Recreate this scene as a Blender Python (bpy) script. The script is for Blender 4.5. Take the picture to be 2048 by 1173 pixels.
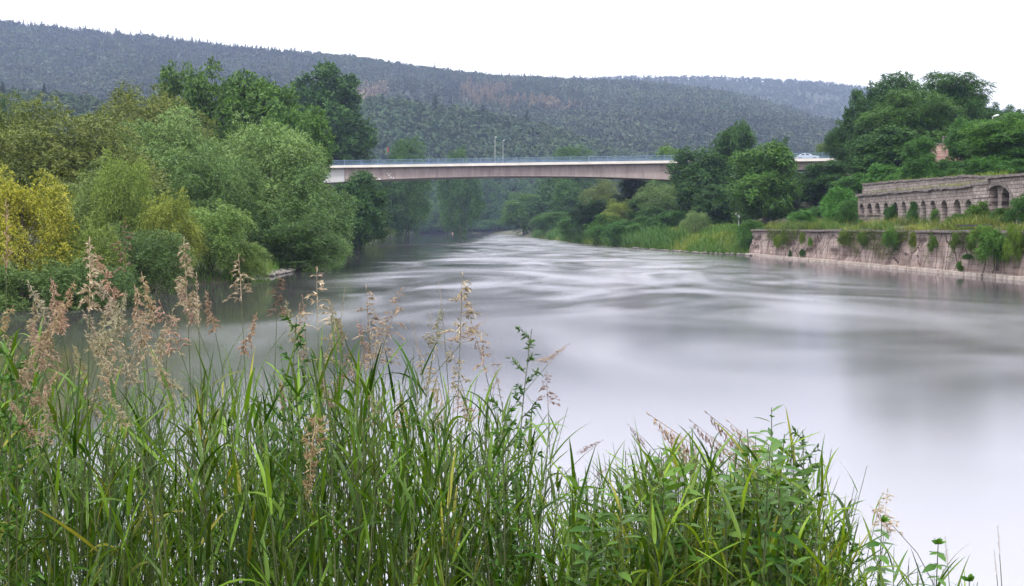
import bpy, math, random
import numpy as np
from mathutils import Vector

# ------------------------------------------------------------------ camera, sky, sun, exposure
sc = bpy.context.scene
for o in list(bpy.data.objects):
    bpy.data.objects.remove(o)
col = sc.collection
EYE = 3.6           # lens above the water, metres
HOR = 456.0         # horizon row in the 2048 px photograph
F = 2000.0          # focal length in those pixels

cam = bpy.data.cameras.new("camera")
camo = bpy.data.objects.new("camera", cam)
col.objects.link(camo)
camo.location = (0, 0, EYE)
camo.rotation_euler = (math.radians(90), 0, 0)
cam.sensor_width = 36
cam.lens = 36 * F / 2048
cam.shift_y = -(586.5 - HOR) / 2048
cam.clip_start = 0.05
cam.clip_end = 9000
sc.camera = camo

SUN_EL, SUN_AZ = math.radians(56), math.radians(-160)    # azimuth from +Y towards +X: behind the lens, to the left
world = bpy.data.worlds.new("World")
sc.world = world
world.use_nodes = True
nt = world.node_tree
nt.nodes.clear()
w_out = nt.nodes.new("ShaderNodeOutputWorld")
w_bg = nt.nodes.new("ShaderNodeBackground")
w_sky = nt.nodes.new("ShaderNodeTexSky")
w_sky.sky_type = 'NISHITA'
w_sky.sun_disc = False
w_sky.sun_elevation = SUN_EL
w_sky.sun_rotation = SUN_AZ
w_sky.air_density = 1.0
w_sky.dust_density = 3.0
w_sat = nt.nodes.new("ShaderNodeHueSaturation")
w_sat.inputs["Saturation"].default_value = 0.1
w_mix = nt.nodes.new("ShaderNodeMix")
w_mix.data_type = 'RGBA'
w_mix.inputs[0].default_value = 0.85          # share of the cloud deck
w_tc = nt.nodes.new("ShaderNodeTexCoord")
w_sep = nt.nodes.new("ShaderNodeSeparateXYZ")
w_ramp = nt.nodes.new("ShaderNodeMapRange")   # overcast: zenith brighter than the horizon
w_ramp.inputs["From Min"].default_value = 0.0
w_ramp.inputs["From Max"].default_value = 0.65
w_ramp.inputs["To Min"].default_value = 10.5
w_ramp.inputs["To Max"].default_value = 17.0
w_col = nt.nodes.new("ShaderNodeVectorMath")
w_col.operation = 'SCALE'
w_col.inputs[0].default_value = (0.985, 0.985, 1.0)
nt.links.new(w_tc.outputs["Generated"], w_sep.inputs[0])
nt.links.new(w_sep.outputs["Z"], w_ramp.inputs["Value"])
nt.links.new(w_ramp.outputs[0], w_col.inputs["Scale"])
nt.links.new(w_sky.outputs[0], w_sat.inputs["Color"])
nt.links.new(w_sat.outputs[0], w_mix.inputs[6])
nt.links.new(w_col.outputs[0], w_mix.inputs[7])
nt.links.new(w_mix.outputs[2], w_bg.inputs["Color"])
w_bg.inputs["Strength"].default_value = 0.1
nt.links.new(w_bg.outputs[0], w_out.inputs["Surface"])

sun = bpy.data.lights.new("sun", 'SUN')
sun.energy = 1.5
sun.angle = math.radians(10)
sun.color = (1.0, 0.96, 0.9)
suno = bpy.data.objects.new("sun", sun)
col.objects.link(suno)
sdir = Vector((math.sin(SUN_AZ) * math.cos(SUN_EL), math.cos(SUN_AZ) * math.cos(SUN_EL), math.sin(SUN_EL)))
suno.rotation_euler = sdir.to_track_quat('Z', 'Y').to_euler()
suno.location = (0, 0, 300)

vs = sc.view_settings
vs.view_transform = 'Standard'
vs.look = 'None'
vs.exposure = 0.85
vs.gamma = 1.0
vs.use_curve_mapping = False
cy = sc.cycles
cy.max_bounces = 6
cy.diffuse_bounces = 1
cy.glossy_bounces = 2
cy.transmission_bounces = 3
cy.transparent_max_bounces = 8
cy.volume_bounces = 0
cy.use_denoising = True
cy.caustics_reflective = False
cy.caustics_refractive = False

# ------------------------------------------------------------------ helpers
def P(px, py, y):
    """world point seen at photo pixel (px, py) at distance y"""
    return ((px - 1024) / F * y, y, EYE - (py - HOR) / F * y)

def tag(o, label=None, cat=None, group=None, kind=None):
    if label: o["label"] = label
    if cat: o["category"] = cat
    if group: o["group"] = group
    if kind: o["kind"] = kind
    return o

def np_mesh(name, v, f, mat=None, smooth=False):
    """v (N,3), f (M,k) uniform polygons"""
    v = np.asarray(v, np.float32); f = np.asarray(f, np.int32)
    me = bpy.data.meshes.new(name)
    k = f.shape[1]
    me.vertices.add(len(v)); me.vertices.foreach_set("co", v.ravel())
    me.loops.add(f.size); me.loops.foreach_set("vertex_index", f.ravel())
    me.polygons.add(len(f))
    me.polygons.foreach_set("loop_start", np.arange(0, f.size, k, dtype=np.int32))
    try:
        me.polygons.foreach_set("loop_total", np.full(len(f), k, np.int32))
    except Exception:
        pass
    me.polygons.foreach_set("use_smooth", np.full(len(f), smooth, bool))
    me.update(calc_edges=True)
    if mat: me.materials.append(mat)
    return me

def add(name, me, parent=None, loc=(0, 0, 0)):
    o = bpy.data.objects.new(name, me)
    col.objects.link(o)
    o.location = loc
    if parent: o.parent = parent
    return o

def empty(name, loc=(0, 0, 0), rz=0.0):
    o = bpy.data.objects.new(name, None)
    o.empty_display_size = 0.2
    col.objects.link(o)
    o.location = loc
    o.rotation_euler = (0, 0, rz)
    return o

class MB:
    """collects boxes, tubes, prisms; build() links them as one mesh object"""
    def __init__(s): s.v = []; s.f = []
    def poly(s, pts, faces):
        b = len(s.v); s.v += [tuple(p) for p in pts]
        s.f += [tuple(b + i for i in q) for q in faces]
    def box(s, c, d, top=1.0):
        x, y, z = c; a, b, h = d[0] / 2, d[1] / 2, d[2] / 2
        pts = [(x - a, y - b, z - h), (x + a, y - b, z - h), (x + a, y + b, z - h), (x - a, y + b, z - h)]
        pts += [(x - a * top, y - b * top, z + h), (x + a * top, y - b * top, z + h), (x + a * top, y + b * top, z + h), (x - a * top, y + b * top, z + h)]
        s.poly(pts, [(0, 3, 2, 1), (4, 5, 6, 7), (0, 1, 5, 4), (1, 2, 6, 5), (2, 3, 7, 6), (3, 0, 4, 7)])
    def tube(s, path, rad, n=6, cap=True):
        path = [Vector(p) for p in path]
        if not hasattr(rad, '__len__'): rad = [rad] * len(path)
        rings = []
        for i, p in enumerate(path):
            d = (path[min(i + 1, len(path) - 1)] - path[max(i - 1, 0)])
            d = d.normalized() if d.length > 1e-9 else Vector((0, 0, 1))
            a = d.cross(Vector((0.31, 0.95, 0.05)))
            if a.length < 1e-3: a = d.cross(Vector((1, 0, 0)))
            a.normalize(); b = d.cross(a)
            rings.append([p + (a * math.cos(t) + b * math.sin(t)) * rad[i] for t in [2 * math.pi * j / n for j in range(n)]])
        pts = [q for r in rings for q in r]
        fs = []
        for i in range(len(path) - 1):
            for j in range(n):
                fs.append((i * n + j, i * n + (j + 1) % n, (i + 1) * n + (j + 1) % n, (i + 1) * n + j))
        if cap:
            fs.append(tuple(reversed(range(n)))); fs.append(tuple((len(path) - 1) * n + j for j in range(n)))
        s.poly(pts, fs)
    def mesh(s, name, mat=None, smooth=False):
        me = bpy.data.meshes.new(name)
        me.from_pydata(s.v, [], s.f)
        if smooth:
            me.polygons.foreach_set("use_smooth", [True] * len(me.polygons))
        me.update()
        if mat: me.materials.append(mat)
        return me
    def build(s, name, mat=None, parent=None, loc=(0, 0, 0), smooth=False):
        return add(name, s.mesh(name, mat, smooth), parent, loc)

def unit(a):
    return a / np.maximum(np.linalg.norm(a, axis=-1, keepdims=True), 1e-9)

def vnoise(x, y, seed=0):
    """smooth value noise, arrays"""
    x = np.asarray(x, float); y = np.asarray(y, float)
    xi = np.floor(x).astype(np.int64); yi = np.floor(y).astype(np.int64)
    fx = x - xi; fy = y - yi
    fx = fx * fx * (3 - 2 * fx); fy = fy * fy * (3 - 2 * fy)
    def h(a, b):
        n = (a * 374761393 + b * 668265263 + seed * 1442695041) & 0x7fffffff
        n = ((n ^ (n >> 13)) * 1274126177) & 0x7fffffff
        return ((n ^ (n >> 16)) & 0xffff) / 65535.0
    return (h(xi, yi) * (1 - fx) + h(xi + 1, yi) * fx) * (1 - fy) + (h(xi, yi + 1) * (1 - fx) + h(xi + 1, yi + 1) * fx) * fy

def fbm(x, y, seed=0, o=4):
    s = 0; a = .5; t = 0
    for i in range(o):
        s = s + a * vnoise(x * 2 ** i, y * 2 ** i, seed + i); t += a; a *= .5
    return s / t

# ------------------------------------------------------------------ materials
def new_mat(name):
    m = bpy.data.materials.new(name); m.use_nodes = True
    n = m.node_tree; n.nodes.clear()
    out = n.nodes.new("ShaderNodeOutputMaterial")
    return m, n, out

def N(n, t, **kw):
    q = n.nodes.new(t)
    for k, v in kw.items():
        if k in q.inputs: q.inputs[k].default_value = v
        else: setattr(q, k, v)
    return q

def ramp(n, stops):
    r = n.nodes.new("ShaderNodeValToRGB")
    e = r.color_ramp.elements
    while len(e) < len(stops): e.new(0.5)
    for i, (p, c) in enumerate(stops):
        e[i].position = p; e[i].color = (*c, 1) if len(c) == 3 else c
    return r

def leaf_mat(name, c1, c2, trans=0.3, objcol=True, gloss=0.25, rough=0.5, var=0.7, scale=0.25, attr=None):
    """foliage: two greens by noise and leaf, times the object's own colour"""
    m, n, out = new_mat(name)
    geo = N(n, "ShaderNodeNewGeometry")
    tc = N(n, "ShaderNodeTexCoord")
    no = N(n, "ShaderNodeTexNoise", Scale=scale, Detail=3.0)
    n.links.new(tc.outputs["Object"], no.inputs["Vector"])
    ad = N(n, "ShaderNodeMath", operation='ADD')
    n.links.new(no.outputs["Fac"], ad.inputs[0])
    sub = N(n, "ShaderNodeMath", operation='MULTIPLY_ADD')
    n.links.new(geo.outputs["Random Per Island"], sub.inputs[0])
    sub.inputs[1].default_value = var; sub.inputs[2].default_value = -var / 2
    n.links.new(sub.outputs[0], ad.inputs[1])
    r = ramp(n, [(0.25, c1), (0.75, c2)])
    n.links.new(ad.outputs[0], r.inputs[0])
    c = r.outputs[0]
    if objcol or attr:
        mx = N(n, "ShaderNodeMix", data_type='RGBA', blend_type='MULTIPLY')
        mx.inputs[0].default_value = 1.0
        n.links.new(c, mx.inputs[6])
        if attr:
            at = N(n, "ShaderNodeAttribute", attribute_name=attr)
            n.links.new(at.outputs["Color"], mx.inputs[7])
        else:
            oi = N(n, "ShaderNodeObjectInfo")
            n.links.new(oi.outputs["Color"], mx.inputs[7])
        c = mx.outputs[2]
    b = N(n, "ShaderNodeBsdfPrincipled", Roughness=rough)
    b.inputs["Specular IOR Level"].default_value = gloss
    n.links.new(c, b.inputs["Base Color"])
    if trans > 0:
        t = N(n, "ShaderNodeBsdfTranslucent")
        br = N(n, "ShaderNodeMix", data_type='RGBA', blend_type='MULTIPLY')
        br.inputs[0].default_value = 1.0
        br.inputs[7].default_value = (1.25, 1.2, 0.55, 1)
        n.links.new(c, br.inputs[6])
        n.links.new(br.outputs[2], t.inputs["Color"])
        ms = N(n, "ShaderNodeMixShader", Fac=trans)
        n.links.new(b.outputs[0], ms.inputs[1]); n.links.new(t.outputs[0], ms.inputs[2])
        n.links.new(ms.outputs[0], out.inputs["Surface"])
    else:
        n.links.new(b.outputs[0], out.inputs["Surface"])
    return m

def rough_mat(name, c1, c2, scale=2.0, rough=0.85, bump=0.3, stretch=(1, 1, 1), detail=6, metal=0.0, lo=0.35, hi=0.65):
    m, n, out = new_mat(name)
    tc = N(n, "ShaderNodeTexCoord"); mp = N(n, "ShaderNodeMapping")
    mp.inputs["Scale"].default_value = stretch
    n.links.new(tc.outputs["Object"], mp.inputs[0])
    no = N(n, "ShaderNodeTexNoise", Scale=scale, Detail=float(detail), Roughness=0.65)
    n.links.new(mp.outputs[0], no.inputs["Vector"])
    r = ramp(n, [(lo, c1), (hi, c2)])
    n.links.new(no.outputs["Fac"], r.inputs[0])
    b = N(n, "ShaderNodeBsdfPrincipled", Roughness=rough, Metallic=metal)
    n.links.new(r.outputs[0], b.inputs["Base Color"])
    if bump:
        bp = N(n, "ShaderNodeBump", Strength=bump, Distance=0.05)
        n.links.new(no.outputs["Fac"], bp.inputs["Height"])
        n.links.new(bp.outputs[0], b.inputs["Normal"])
    n.links.new(b.outputs[0], out.inputs["Surface"])
    return m

M = {}
M['willow'] = leaf_mat('willow_leaf', (0.058, 0.110, 0.026), (0.235, 0.320, 0.115), 0.22)
M['broad'] = leaf_mat('broad_leaf', (0.030, 0.080, 0.014), (0.095, 0.185, 0.036), 0.22)
M['bark'] = rough_mat('bark', (0.05, 0.04, 0.03), (0.13, 0.11, 0.085), 3, 0.95, 0.6, (1, 1, .25))
M['grass_blade'] = leaf_mat('grass_blade', (0.035, 0.100, 0.006), (0.150, 0.265, 0.022), 0.32, objcol=False, gloss=0.32, scale=3, attr='tint', rough=.42)
M['culm'] = rough_mat('grass_culm', (0.035, 0.075, 0.018), (0.11, 0.11, 0.045), 4, 0.6, 0)
M['seed'] = leaf_mat('seed_head', (0.24, 0.178, 0.105), (0.50, 0.405, 0.27), 0.12, objcol=True, scale=20)
M['herb'] = leaf_mat('herb_leaf', (0.038, 0.10, 0.015), (0.11, 0.20, 0.034), 0.3, scale=5, gloss=.35, rough=.42)
M['bank_grass'] = leaf_mat('bank_grass', (0.085, 0.17, 0.025), (0.18, 0.25, 0.06), 0.3, objcol=False, scale=.15, attr='tint')
M['far_wood'] = leaf_mat('far_wood', (0.024, 0.048, 0.014), (0.050, 0.076, 0.025), 0.1, objcol=False, scale=.02, attr='tint', var=.2)
M['soil'] = rough_mat('bank_soil', (0.035, 0.03, 0.018), (0.075, 0.085, 0.035), 0.6, 0.95, 0.4)
M['hill_soil'] = rough_mat('hill_soil', (0.02, 0.03, 0.012), (0.045, 0.06, 0.025), 0.02, 0.95, 0)
# ------------------------------------------------------------------ ground and river
RIVER = np.array([(30, -30), (12, 1.5), (4, 5.2), (-6, 7.2), (-14, 13), (-20, 28), (-25, 48), (-18.4, 66), (-18.6, 81),
    (-20, 92), (-19, 112), (-25, 150), (-31.5, 225), (-45, 350), (-73, 626), (-55, 650), (-7, 600), (-3.6, 514),
    (11.4, 300), (16.5, 212), (22.6, 164), (26.5, 141), (31, 131), (34.8, 68), (38, 15), (40, -30)], float)

def river_d(x, y):
    """distance to the waterline, positive on land"""
    x = np.asarray(x, float); y = np.asarray(y, float)
    best = np.full(x.shape, 1e9); inside = np.zeros(x.shape, bool)
    for i in range(len(RIVER)):
        ax, ay = RIVER[i]; bx, by = RIVER[(i + 1) % len(RIVER)]
        dx, dy = bx - ax, by - ay
        t = np.clip(((x - ax) * dx + (y - ay) * dy) / (dx * dx + dy * dy), 0, 1)
        best = np.minimum(best, np.hypot(x - ax - t * dx, y - ay - t * dy))
        c = ((ay > y) != (by > y)) & (x < (bx - ax) * (y - ay) / (by - ay + 1e-12) + ax)
        inside ^= c
    return np.where(inside, -best, best)

def sstep(a, b, x):
    t = np.clip((x - a) / (b - a), 0, 1); return t * t * (3 - 2 * t)

def wall_x(y):
    return 31 + (131 - y) * 0.0603

def ground_z(x, y):
    x = np.asarray(x, float); y = np.asarray(y, float)
    d = river_d(x, y)
    near = 2.0 * sstep(0, 3.6, d)
    left = 2.2 * (1 - np.exp(-np.maximum(d, 0) / 5.0)) + 0.02 * np.maximum(d - 10, 0)
    right = 4.4 * (1 - np.exp(-np.maximum(d, 0) / 7.0)) + 0.03 * np.maximum(d - 10, 0)
    wr = sstep(-2, 4, x - y * 0.02)
    land = left * (1 - wr) + right * wr
    wn = 1 - sstep(14, 26, y)
    wn = wn * (1 - sstep(18, 24, x))
    land = land * (1 - wn) + near * wn
    # terrace behind the quay wall and the hill above it
    dx = x - wall_x(y)
    terr = 3.38 + 0.06 * np.clip(dx, 0, 8)
    hill = 3.9 + 4.3 * sstep(43.2, 44.8, x) + 6.5 * sstep(46, 64, x) + 0.03 * np.maximum(x - 64, 0)
    fade = 1 - sstep(124, 150, y)
    hz = np.where(x > 42, hill, terr)
    q = (dx > 2.0) & (y < 131.0)
    slope_far = right + 9.0 * sstep(38, 62, x)
    zz = np.where(q, np.where(y < 124, hz, hz * fade + slope_far * (1 - fade)), np.where((y >= 131.0) & (x > 25), slope_far * sstep(0, 1, d), land))
    zz = np.where(d < 0, np.maximum(-1.6, d * 0.7), zz)
    bumps = 0.25 * (fbm(x * .25, y * .25, 3) - .5) * sstep(0.5, 5, d) * (1 - wn)
    return zz + bumps

def gz(x, y): return float(ground_z(np.array([x]), np.array([y]))[0])

gx = np.concatenate([[-4000, -2000, -1000, -500, -300, -200, -150, -120, -100], np.arange(-90, -40, 4), np.arange(-40, -12, 2), np.arange(-12, 8, .7),
                     np.arange(8, 30, 1.5), np.arange(30, 50, .9), np.arange(50, 90, 3), [100, 120, 150, 200, 300, 500, 1000, 2000, 4000]])
gy = np.concatenate([[-300, -100, -60], np.arange(-40, -4, 4), np.arange(-4, 16, .7), np.arange(16, 150, 2), np.arange(150, 260, 5), np.arange(260, 700, 15), [760, 900, 1200, 2000, 3200]])
GX, GY = np.meshgrid(gx, gy)
GZ = ground_z(GX, GY)
nx, ny = len(gx), len(gy)
idx = np.arange(nx * ny).reshape(ny, nx)
faces = np.stack([idx[:-1, :-1], idx[:-1, 1:], idx[1:, 1:], idx[1:, :-1]], -1).reshape(-1, 4)
g = add("ground", np_mesh("ground", np.stack([GX, GY, GZ], -1).reshape(-1, 3), faces, M['soil'], True))
tag(g, kind='structure')

# water ---------------------------------------------------------------
m, n, out = new_mat('river_water')
tc = N(n, "ShaderNodeTexCoord")
mp = N(n, "ShaderNodeMapping"); mp.inputs["Scale"].default_value = (0.075, 0.040, 1); mp.inputs["Rotation"].default_value = (0, 0, 0.5)
n.links.new(tc.outputs["Object"], mp.inputs[0])
flow = N(n, "ShaderNodeTexNoise", Scale=1.0, Detail=2.0, Roughness=0.55, Distortion=2.2)
n.links.new(mp.outputs[0], flow.inputs["Vector"])
mp2 = N(n, "ShaderNodeMapping"); mp2.inputs["Scale"].default_value = (0.16, 0.5, 1); mp2.inputs["Rotation"].default_value = (0, 0, 0.12)
n.links.new(tc.outputs["Object"], mp2.inputs[0])
rip = N(n, "ShaderNodeTexNoise", Scale=1.0, Detail=5.0, Roughness=0.6, Distortion=0.8)
n.links.new(mp2.outputs[0], rip.inputs["Vector"])
rr = N(n, "ShaderNodeMapRange"); rr.inputs["From Min"].default_value = .35; rr.inputs["From Max"].default_value = .65
rr.inputs["To Min"].default_value = 0.115; rr.inputs["To Max"].default_value = 0.19
n.links.new(flow.outputs["Fac"], rr.inputs["Value"])
hsum = N(n, "ShaderNodeMath", operation='MULTIPLY_ADD'); hsum.inputs[1].default_value = 0.012
n.links.new(rip.outputs["Fac"], hsum.inputs[0]); n.links.new(flow.outputs["Fac"], hsum.inputs[2])
bp = N(n, "ShaderNodeBump", Strength=0.5, Distance=0.014)
n.links.new(hsum.outputs[0], bp.inputs["Height"])
dif = N(n, "ShaderNodeBsdfDiffuse"); dif.inputs["Color"].default_value = (0.055, 0.052, 0.055, 1)
glo = N(n, "ShaderNodeBsdfGlossy"); glo.inputs["Color"].default_value = (0.93, 0.92, 0.97, 1)
# calm along the banks, stirred in mid channel
sx = N(n, "ShaderNodeSeparateXYZ"); n.links.new(tc.outputs["Object"], sx.inputs[0])
wob = N(n, "ShaderNodeMath", operation='MULTIPLY_ADD'); wob.inputs[1].default_value = 16.0
n.links.new(flow.outputs["Fac"], wob.inputs[0]); n.links.new(sx.outputs["X"], wob.inputs[2])
ca = N(n, "ShaderNodeMapRange", interpolation_type='SMOOTHSTEP'); ca.inputs["From Min"].default_value = -9.0; ca.inputs["From Max"].default_value = 6.0
n.links.new(wob.outputs[0], ca.inputs["Value"])
cb = N(n, "ShaderNodeMapRange", interpolation_type='SMOOTHSTEP'); cb.inputs["From Min"].default_value = 42.0; cb.inputs["From Max"].default_value = 28.0
n.links.new(wob.outputs[0], cb.inputs["Value"])
cc = N(n, "ShaderNodeMath", operation='MULTIPLY'); n.links.new(ca.outputs[0], cc.inputs[0]); n.links.new(cb.outputs[0], cc.inputs[1])
cd = N(n, "ShaderNodeMapRange"); cd.inputs["To Min"].default_value = .42; cd.inputs["To Max"].default_value = 1.28; n.links.new(cc.outputs[0], cd.inputs["Value"])
rm = N(n, "ShaderNodeMath", operation='MULTIPLY'); n.links.new(rr.outputs[0], rm.inputs[0]); n.links.new(cd.outputs[0], rm.inputs[1])
n.links.new(rm.outputs[0], glo.inputs["Roughness"]); n.links.new(bp.outputs[0], glo.inputs["Normal"])
fr = N(n, "ShaderNodeFresnel", IOR=4.2)
ms = N(n, "ShaderNodeMixShader")
fm = N(n, "ShaderNodeMapRange"); fm.inputs["To Min"].default_value = .24; n.links.new(fr.outputs[0], fm.inputs["Value"])
n.links.new(fm.outputs[0], ms.inputs[0]); n.links.new(dif.outputs[0], ms.inputs[1]); n.links.new(glo.outputs[0], ms.inputs[2])
n.links.new(ms.outputs[0], out.inputs["Surface"])
M['water'] = m
wt = MB(); wt.poly([(-140, -60, 0), (70, -60, 0), (70, 690, 0), (-140, 690, 0)], [(0, 1, 2, 3)])
tag(wt.build("water", m), kind='structure')

# ------------------------------------------------------------------ hills and their forest
def interp(pts, u):
    a = np.array(pts, float); return np.interp(u, a[:, 0], a[:, 1])

class Hill:
    """slope from a foot line to a crest, given by photo columns and distances"""
    def __init__(s, name, crest, y0, y1, foot, u0, u1, seed):
        s.name, s.crest, s.y0, s.y1, s.foot, s.u0, s.u1, s.seed = name, crest, y0, y1, foot, u0, u1, seed
    def point(s, u, t):
        y = s.y0 + (s.y1 - s.y0) * t
        ct = EYE + (HOR - interp(s.crest, u)) / F * s.y1 - 9
        x = (u - 1024) / F * (s.y0 + (s.y1 - s.y0) * (0.45 + 0.55 * t))
        tt = np.clip(t, 0, 1)
        e = tt ** 0.9
        z = s.foot + (ct - s.foot) * e
        z = z + (fbm(x / 130, y / 130, s.seed, 3) - .5) * 34 * np.sin(np.pi * tt) - np.maximum(t - 1, 0) * 260
        return x, y, z
    def terrain(s):
        us = np.linspace(s.u0, s.u1, 70); ts = np.concatenate([np.linspace(0, 1, 24), [1.1, 1.3]])
        U, T = np.meshgrid(us, ts); x, y, z = s.point(U, T)
        i = np.arange(U.size).reshape(U.shape)
        f = np.stack([i[:-1, :-1], i[:-1, 1:], i[1:, 1:], i[1:, :-1]], -1).reshape(-1, 4)
        tag(add("hill", np_mesh("hill", np.stack([x, y, z], -1).reshape(-1, 3), f, M['hill_soil'], True)), kind='structure')

RNG = np.random.default_rng(11)
def tree_templates(conifer, ntri, size, nvar, rng):
    """small trees of loose leaf-clump triangles; unit height, returns (nvar, ntri*3, 3)"""
    outv = []
    for k in range(nvar):
        if conifer:
            h = rng.uniform(0.08, 1, ntri) ** 0.85
            a = rng.uniform(0, 2 * np.pi, ntri)
            rad = 0.19 * (1.03 - h) * rng.uniform(.5, 1.1, ntri) + .008
            c = np.stack([rad * np.cos(a), rad * np.sin(a), h], -1)
            d = np.stack([np.cos(a), np.sin(a), -0.5 + 0 * a], -1)
            sz = size * (0.35 + (1 - h)) * 0.75
        else:
            g_ = rng.normal(size=(ntri, 3)); g_[:, 2] = g_[:, 2] * .9 + .35; g_ = unit(g_)
            lob = rng.normal(size=(7, 3)); lob = unit(lob) * np.array([.26, .26, .2]); lob[:, 2] += .60
            li = rng.integers(0, 7, ntri)
            c = lob[li] + g_ * np.array([.17, .17, .17]) * rng.uniform(.75, 1.1, (ntri, 1))
            nr = unit(g_ + rng.normal(size=(ntri, 3)) * .3)
            d = np.cross(nr, rng.normal(size=(ntri, 3)))
            sz = size * rng.uniform(.7, 1.3, ntri)
        d = unit(d)
        q = unit(np.cross(d, rng.normal(size=(ntri, 3)))) if conifer else unit(np.cross(d, nr))
        v0 = c + d * sz[:, None] * .6
        v1 = c - d * sz[:, None] * .4 + q * sz[:, None] * .5
        v2 = c - d * sz[:, None] * .4 - q * sz[:, None] * .5
        outv.append(np.stack([v0, v1, v2], 1).reshape(-1, 3))
    return np.array(outv)

def forest(name, label, hill, count, ntri, hmin, hmax, conf_fn, tint_fn, seed, cat='forest', tmax=1.0):
    rng = np.random.default_rng(seed)
    u = rng.uniform(hill.u0, hill.u1, count); t = rng.uniform(0, 1, count) ** .85 * tmax
    k = count // 14                                        # an unbroken row along the crest
    u[:k] = rng.uniform(hill.u0, hill.u1, k); t[:k] = rng.uniform(.97, 1.0, k)
    x, y, z = hill.point(u, t)
    con = rng.uniform(0, 1, count) < conf_fn(u, t)
    h = rng.uniform(hmin, hmax, count)
    h = np.where(con, h * rng.uniform(.7, 1.15, count), h)
    T0 = tree_templates(False, ntri, .095 if ntri > 100 else .145, 6, rng); T1 = tree_templates(True, ntri, .2, 6, rng)
    vi = rng.integers(0, 6, count)
    base = np.where(con[:, None, None], T1[vi], T0[vi])
    a = rng.uniform(0, 2 * np.pi, count); ca, sa = np.cos(a)[:, None], np.sin(a)[:, None]
    wx = np.where(con, 1.0, rng.uniform(.75, 1.15, count)) * h
    bx = (base[..., 0] * ca - base[..., 1] * sa) * wx[:, None] + x[:, None]
    by = (base[..., 0] * sa + base[..., 1] * ca) * wx[:, None] + y[:, None]
    bz = base[..., 2] * h[:, None] + z[:, None] - np.where(con, 1.5, 4.5)[:, None]
    v = np.stack([bx, by, bz], -1).reshape(-1, 3)
    f = np.arange(len(v)).reshape(-1, 3)
    me = np_mesh(name, v, f, M['far_wood'])
    tint = tint_fn(u, t, con, rng)
    ta = np.repeat(np.concatenate([tint, np.ones((count, 1))], 1), ntri * 3, axis=0).astype(np.float32)
    at = me.attributes.new('tint', 'FLOAT_COLOR', 'POINT'); at.data.foreach_set('color', ta.ravel())
    o = add(name, me)
    tag(o, label, cat, kind='stuff')
    return o

main = Hill('main', [(-260, 20), (0, 40), (100, 52), (200, 62), (300, 70), (400, 84), (500, 95), (600, 103), (700, 110), (800, 126), (900, 140), (1000, 149),
    (1060, 152), (1150, 156), (1250, 160), (1350, 168), (1450, 182), (1550, 205), (1650, 240), (1750, 300), (1850, 370), (2000, 430)], 650, 1450, 4, -260, 2000, 5)
far = Hill('far', [(900, 170), (1150, 156), (1250, 152), (1400, 152), (1550, 157), (1650, 164), (1750, 176), (1900, 205), (2100, 235), (2300, 270)], 1300, 2300, 40, 880, 2350, 9)
mid = Hill('mid', [(380, 230), (500, 215), (640, 203), (760, 205), (800, 209), (880, 221), (950, 234), (1050, 250), (1130, 274), (1200, 298), (1290, 326), (1400, 352), (1500, 380)], 660, 770, 3, 360, 1500, 15)
leftmid = Hill('left', [(-250, 150), (0, 172), (80, 178), (160, 186), (240, 205), (330, 235), (420, 270), (500, 310)], 300, 560, 3, -260, 500, 19)
for h_ in (main, far, mid, leftmid): h_.terrain()

def green(rng, n_, base=(1, 1, 1), var=.11):
    t_ = np.array(base)[None] * (1 + rng.normal(size=(n_, 1)) * var)
    t_ = t_ * (1 + rng.normal(size=(n_, 3)) * np.array([.12, .04, .06]))
    return np.clip(t_, .25, 4)
def tint_main(u, t, con, rng):
    c = green(rng, len(u)); c[con] *= np.array([.72, .80, .9])
    patch = fbm(u / 70, t * 9, 77, 3)
    c *= (0.55 + .9 * fbm(u / 160, t * 5, 31, 3))[:, None]
    dead = (((u > 930) & (u < 1150) & (t > .58) & (t < .86)) | ((u > 690) & (u < 800) & (t > .5) & (t < .66))) & (patch > .40) & (rng.uniform(0, 1, len(u)) < .85)
    c[dead] = np.array([4.2, 2.0, 3.4]) * rng.uniform(.8, 1.2, (dead.sum(), 1))
    dead = rng.uniform(0, 1, len(u)) < .006
    c[dead] = np.array([2.6, 1.5, 2.2])
    return c
def tint_mid(u, t, con, rng):
    c = green(rng, len(u), (.70, .94, .48), .12); c[con] *= .7
    pale = rng.uniform(0, 1, len(u)) < .06
    c[pale] *= np.array([1.35, 1.3, 1.35])
    return c
def conf_main(u, t):
    return np.where(t > .93, .6 - .45 * (u > 620) + .15 * (u > 1080), .15 + .25 * (fbm(u / 120, t * 4, 55, 2) > .52)) + np.where((u > 900) & (u < 1160) & (t > .55) & (t < .88), .6, 0)
forest("hillside_forest", "blue green mixed forest covering the long hill from the upper left", main, 25000, 76, 10, 17, conf_main, tint_main, 1)
forest("ridge_forest", "palest bluish forest on the farthest ridge beyond the long hill", far, 10000, 40, 13, 19, lambda u, t: np.full(len(u), .35), tint_main, 2)
forest("spur_forest", "darker green broadleaf forest on the low spur behind the bridge", mid, 4000, 260, 14, 21, lambda u, t: np.full(len(u), .04), tint_mid, 3)
forest("slope_forest", "green woodland slope at the left edge between riverside trees and hill", leftmid, 1800, 300, 10, 15, lambda u, t: np.full(len(u), .12), tint_mid, 4)
# ------------------------------------------------------------------ trees
def leaf_quads(pos, ax, nor, L, W):
    side = unit(np.cross(ax, nor))
    L = np.asarray(L).reshape(-1, 1); W = np.asarray(W).reshape(-1, 1)
    mid_ = pos + ax * L * .45
    v = np.stack([pos, mid_ + side * W * .5, pos + ax * L, mid_ - side * W * .5], 1)
    return v.reshape(-1, 3)

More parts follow.
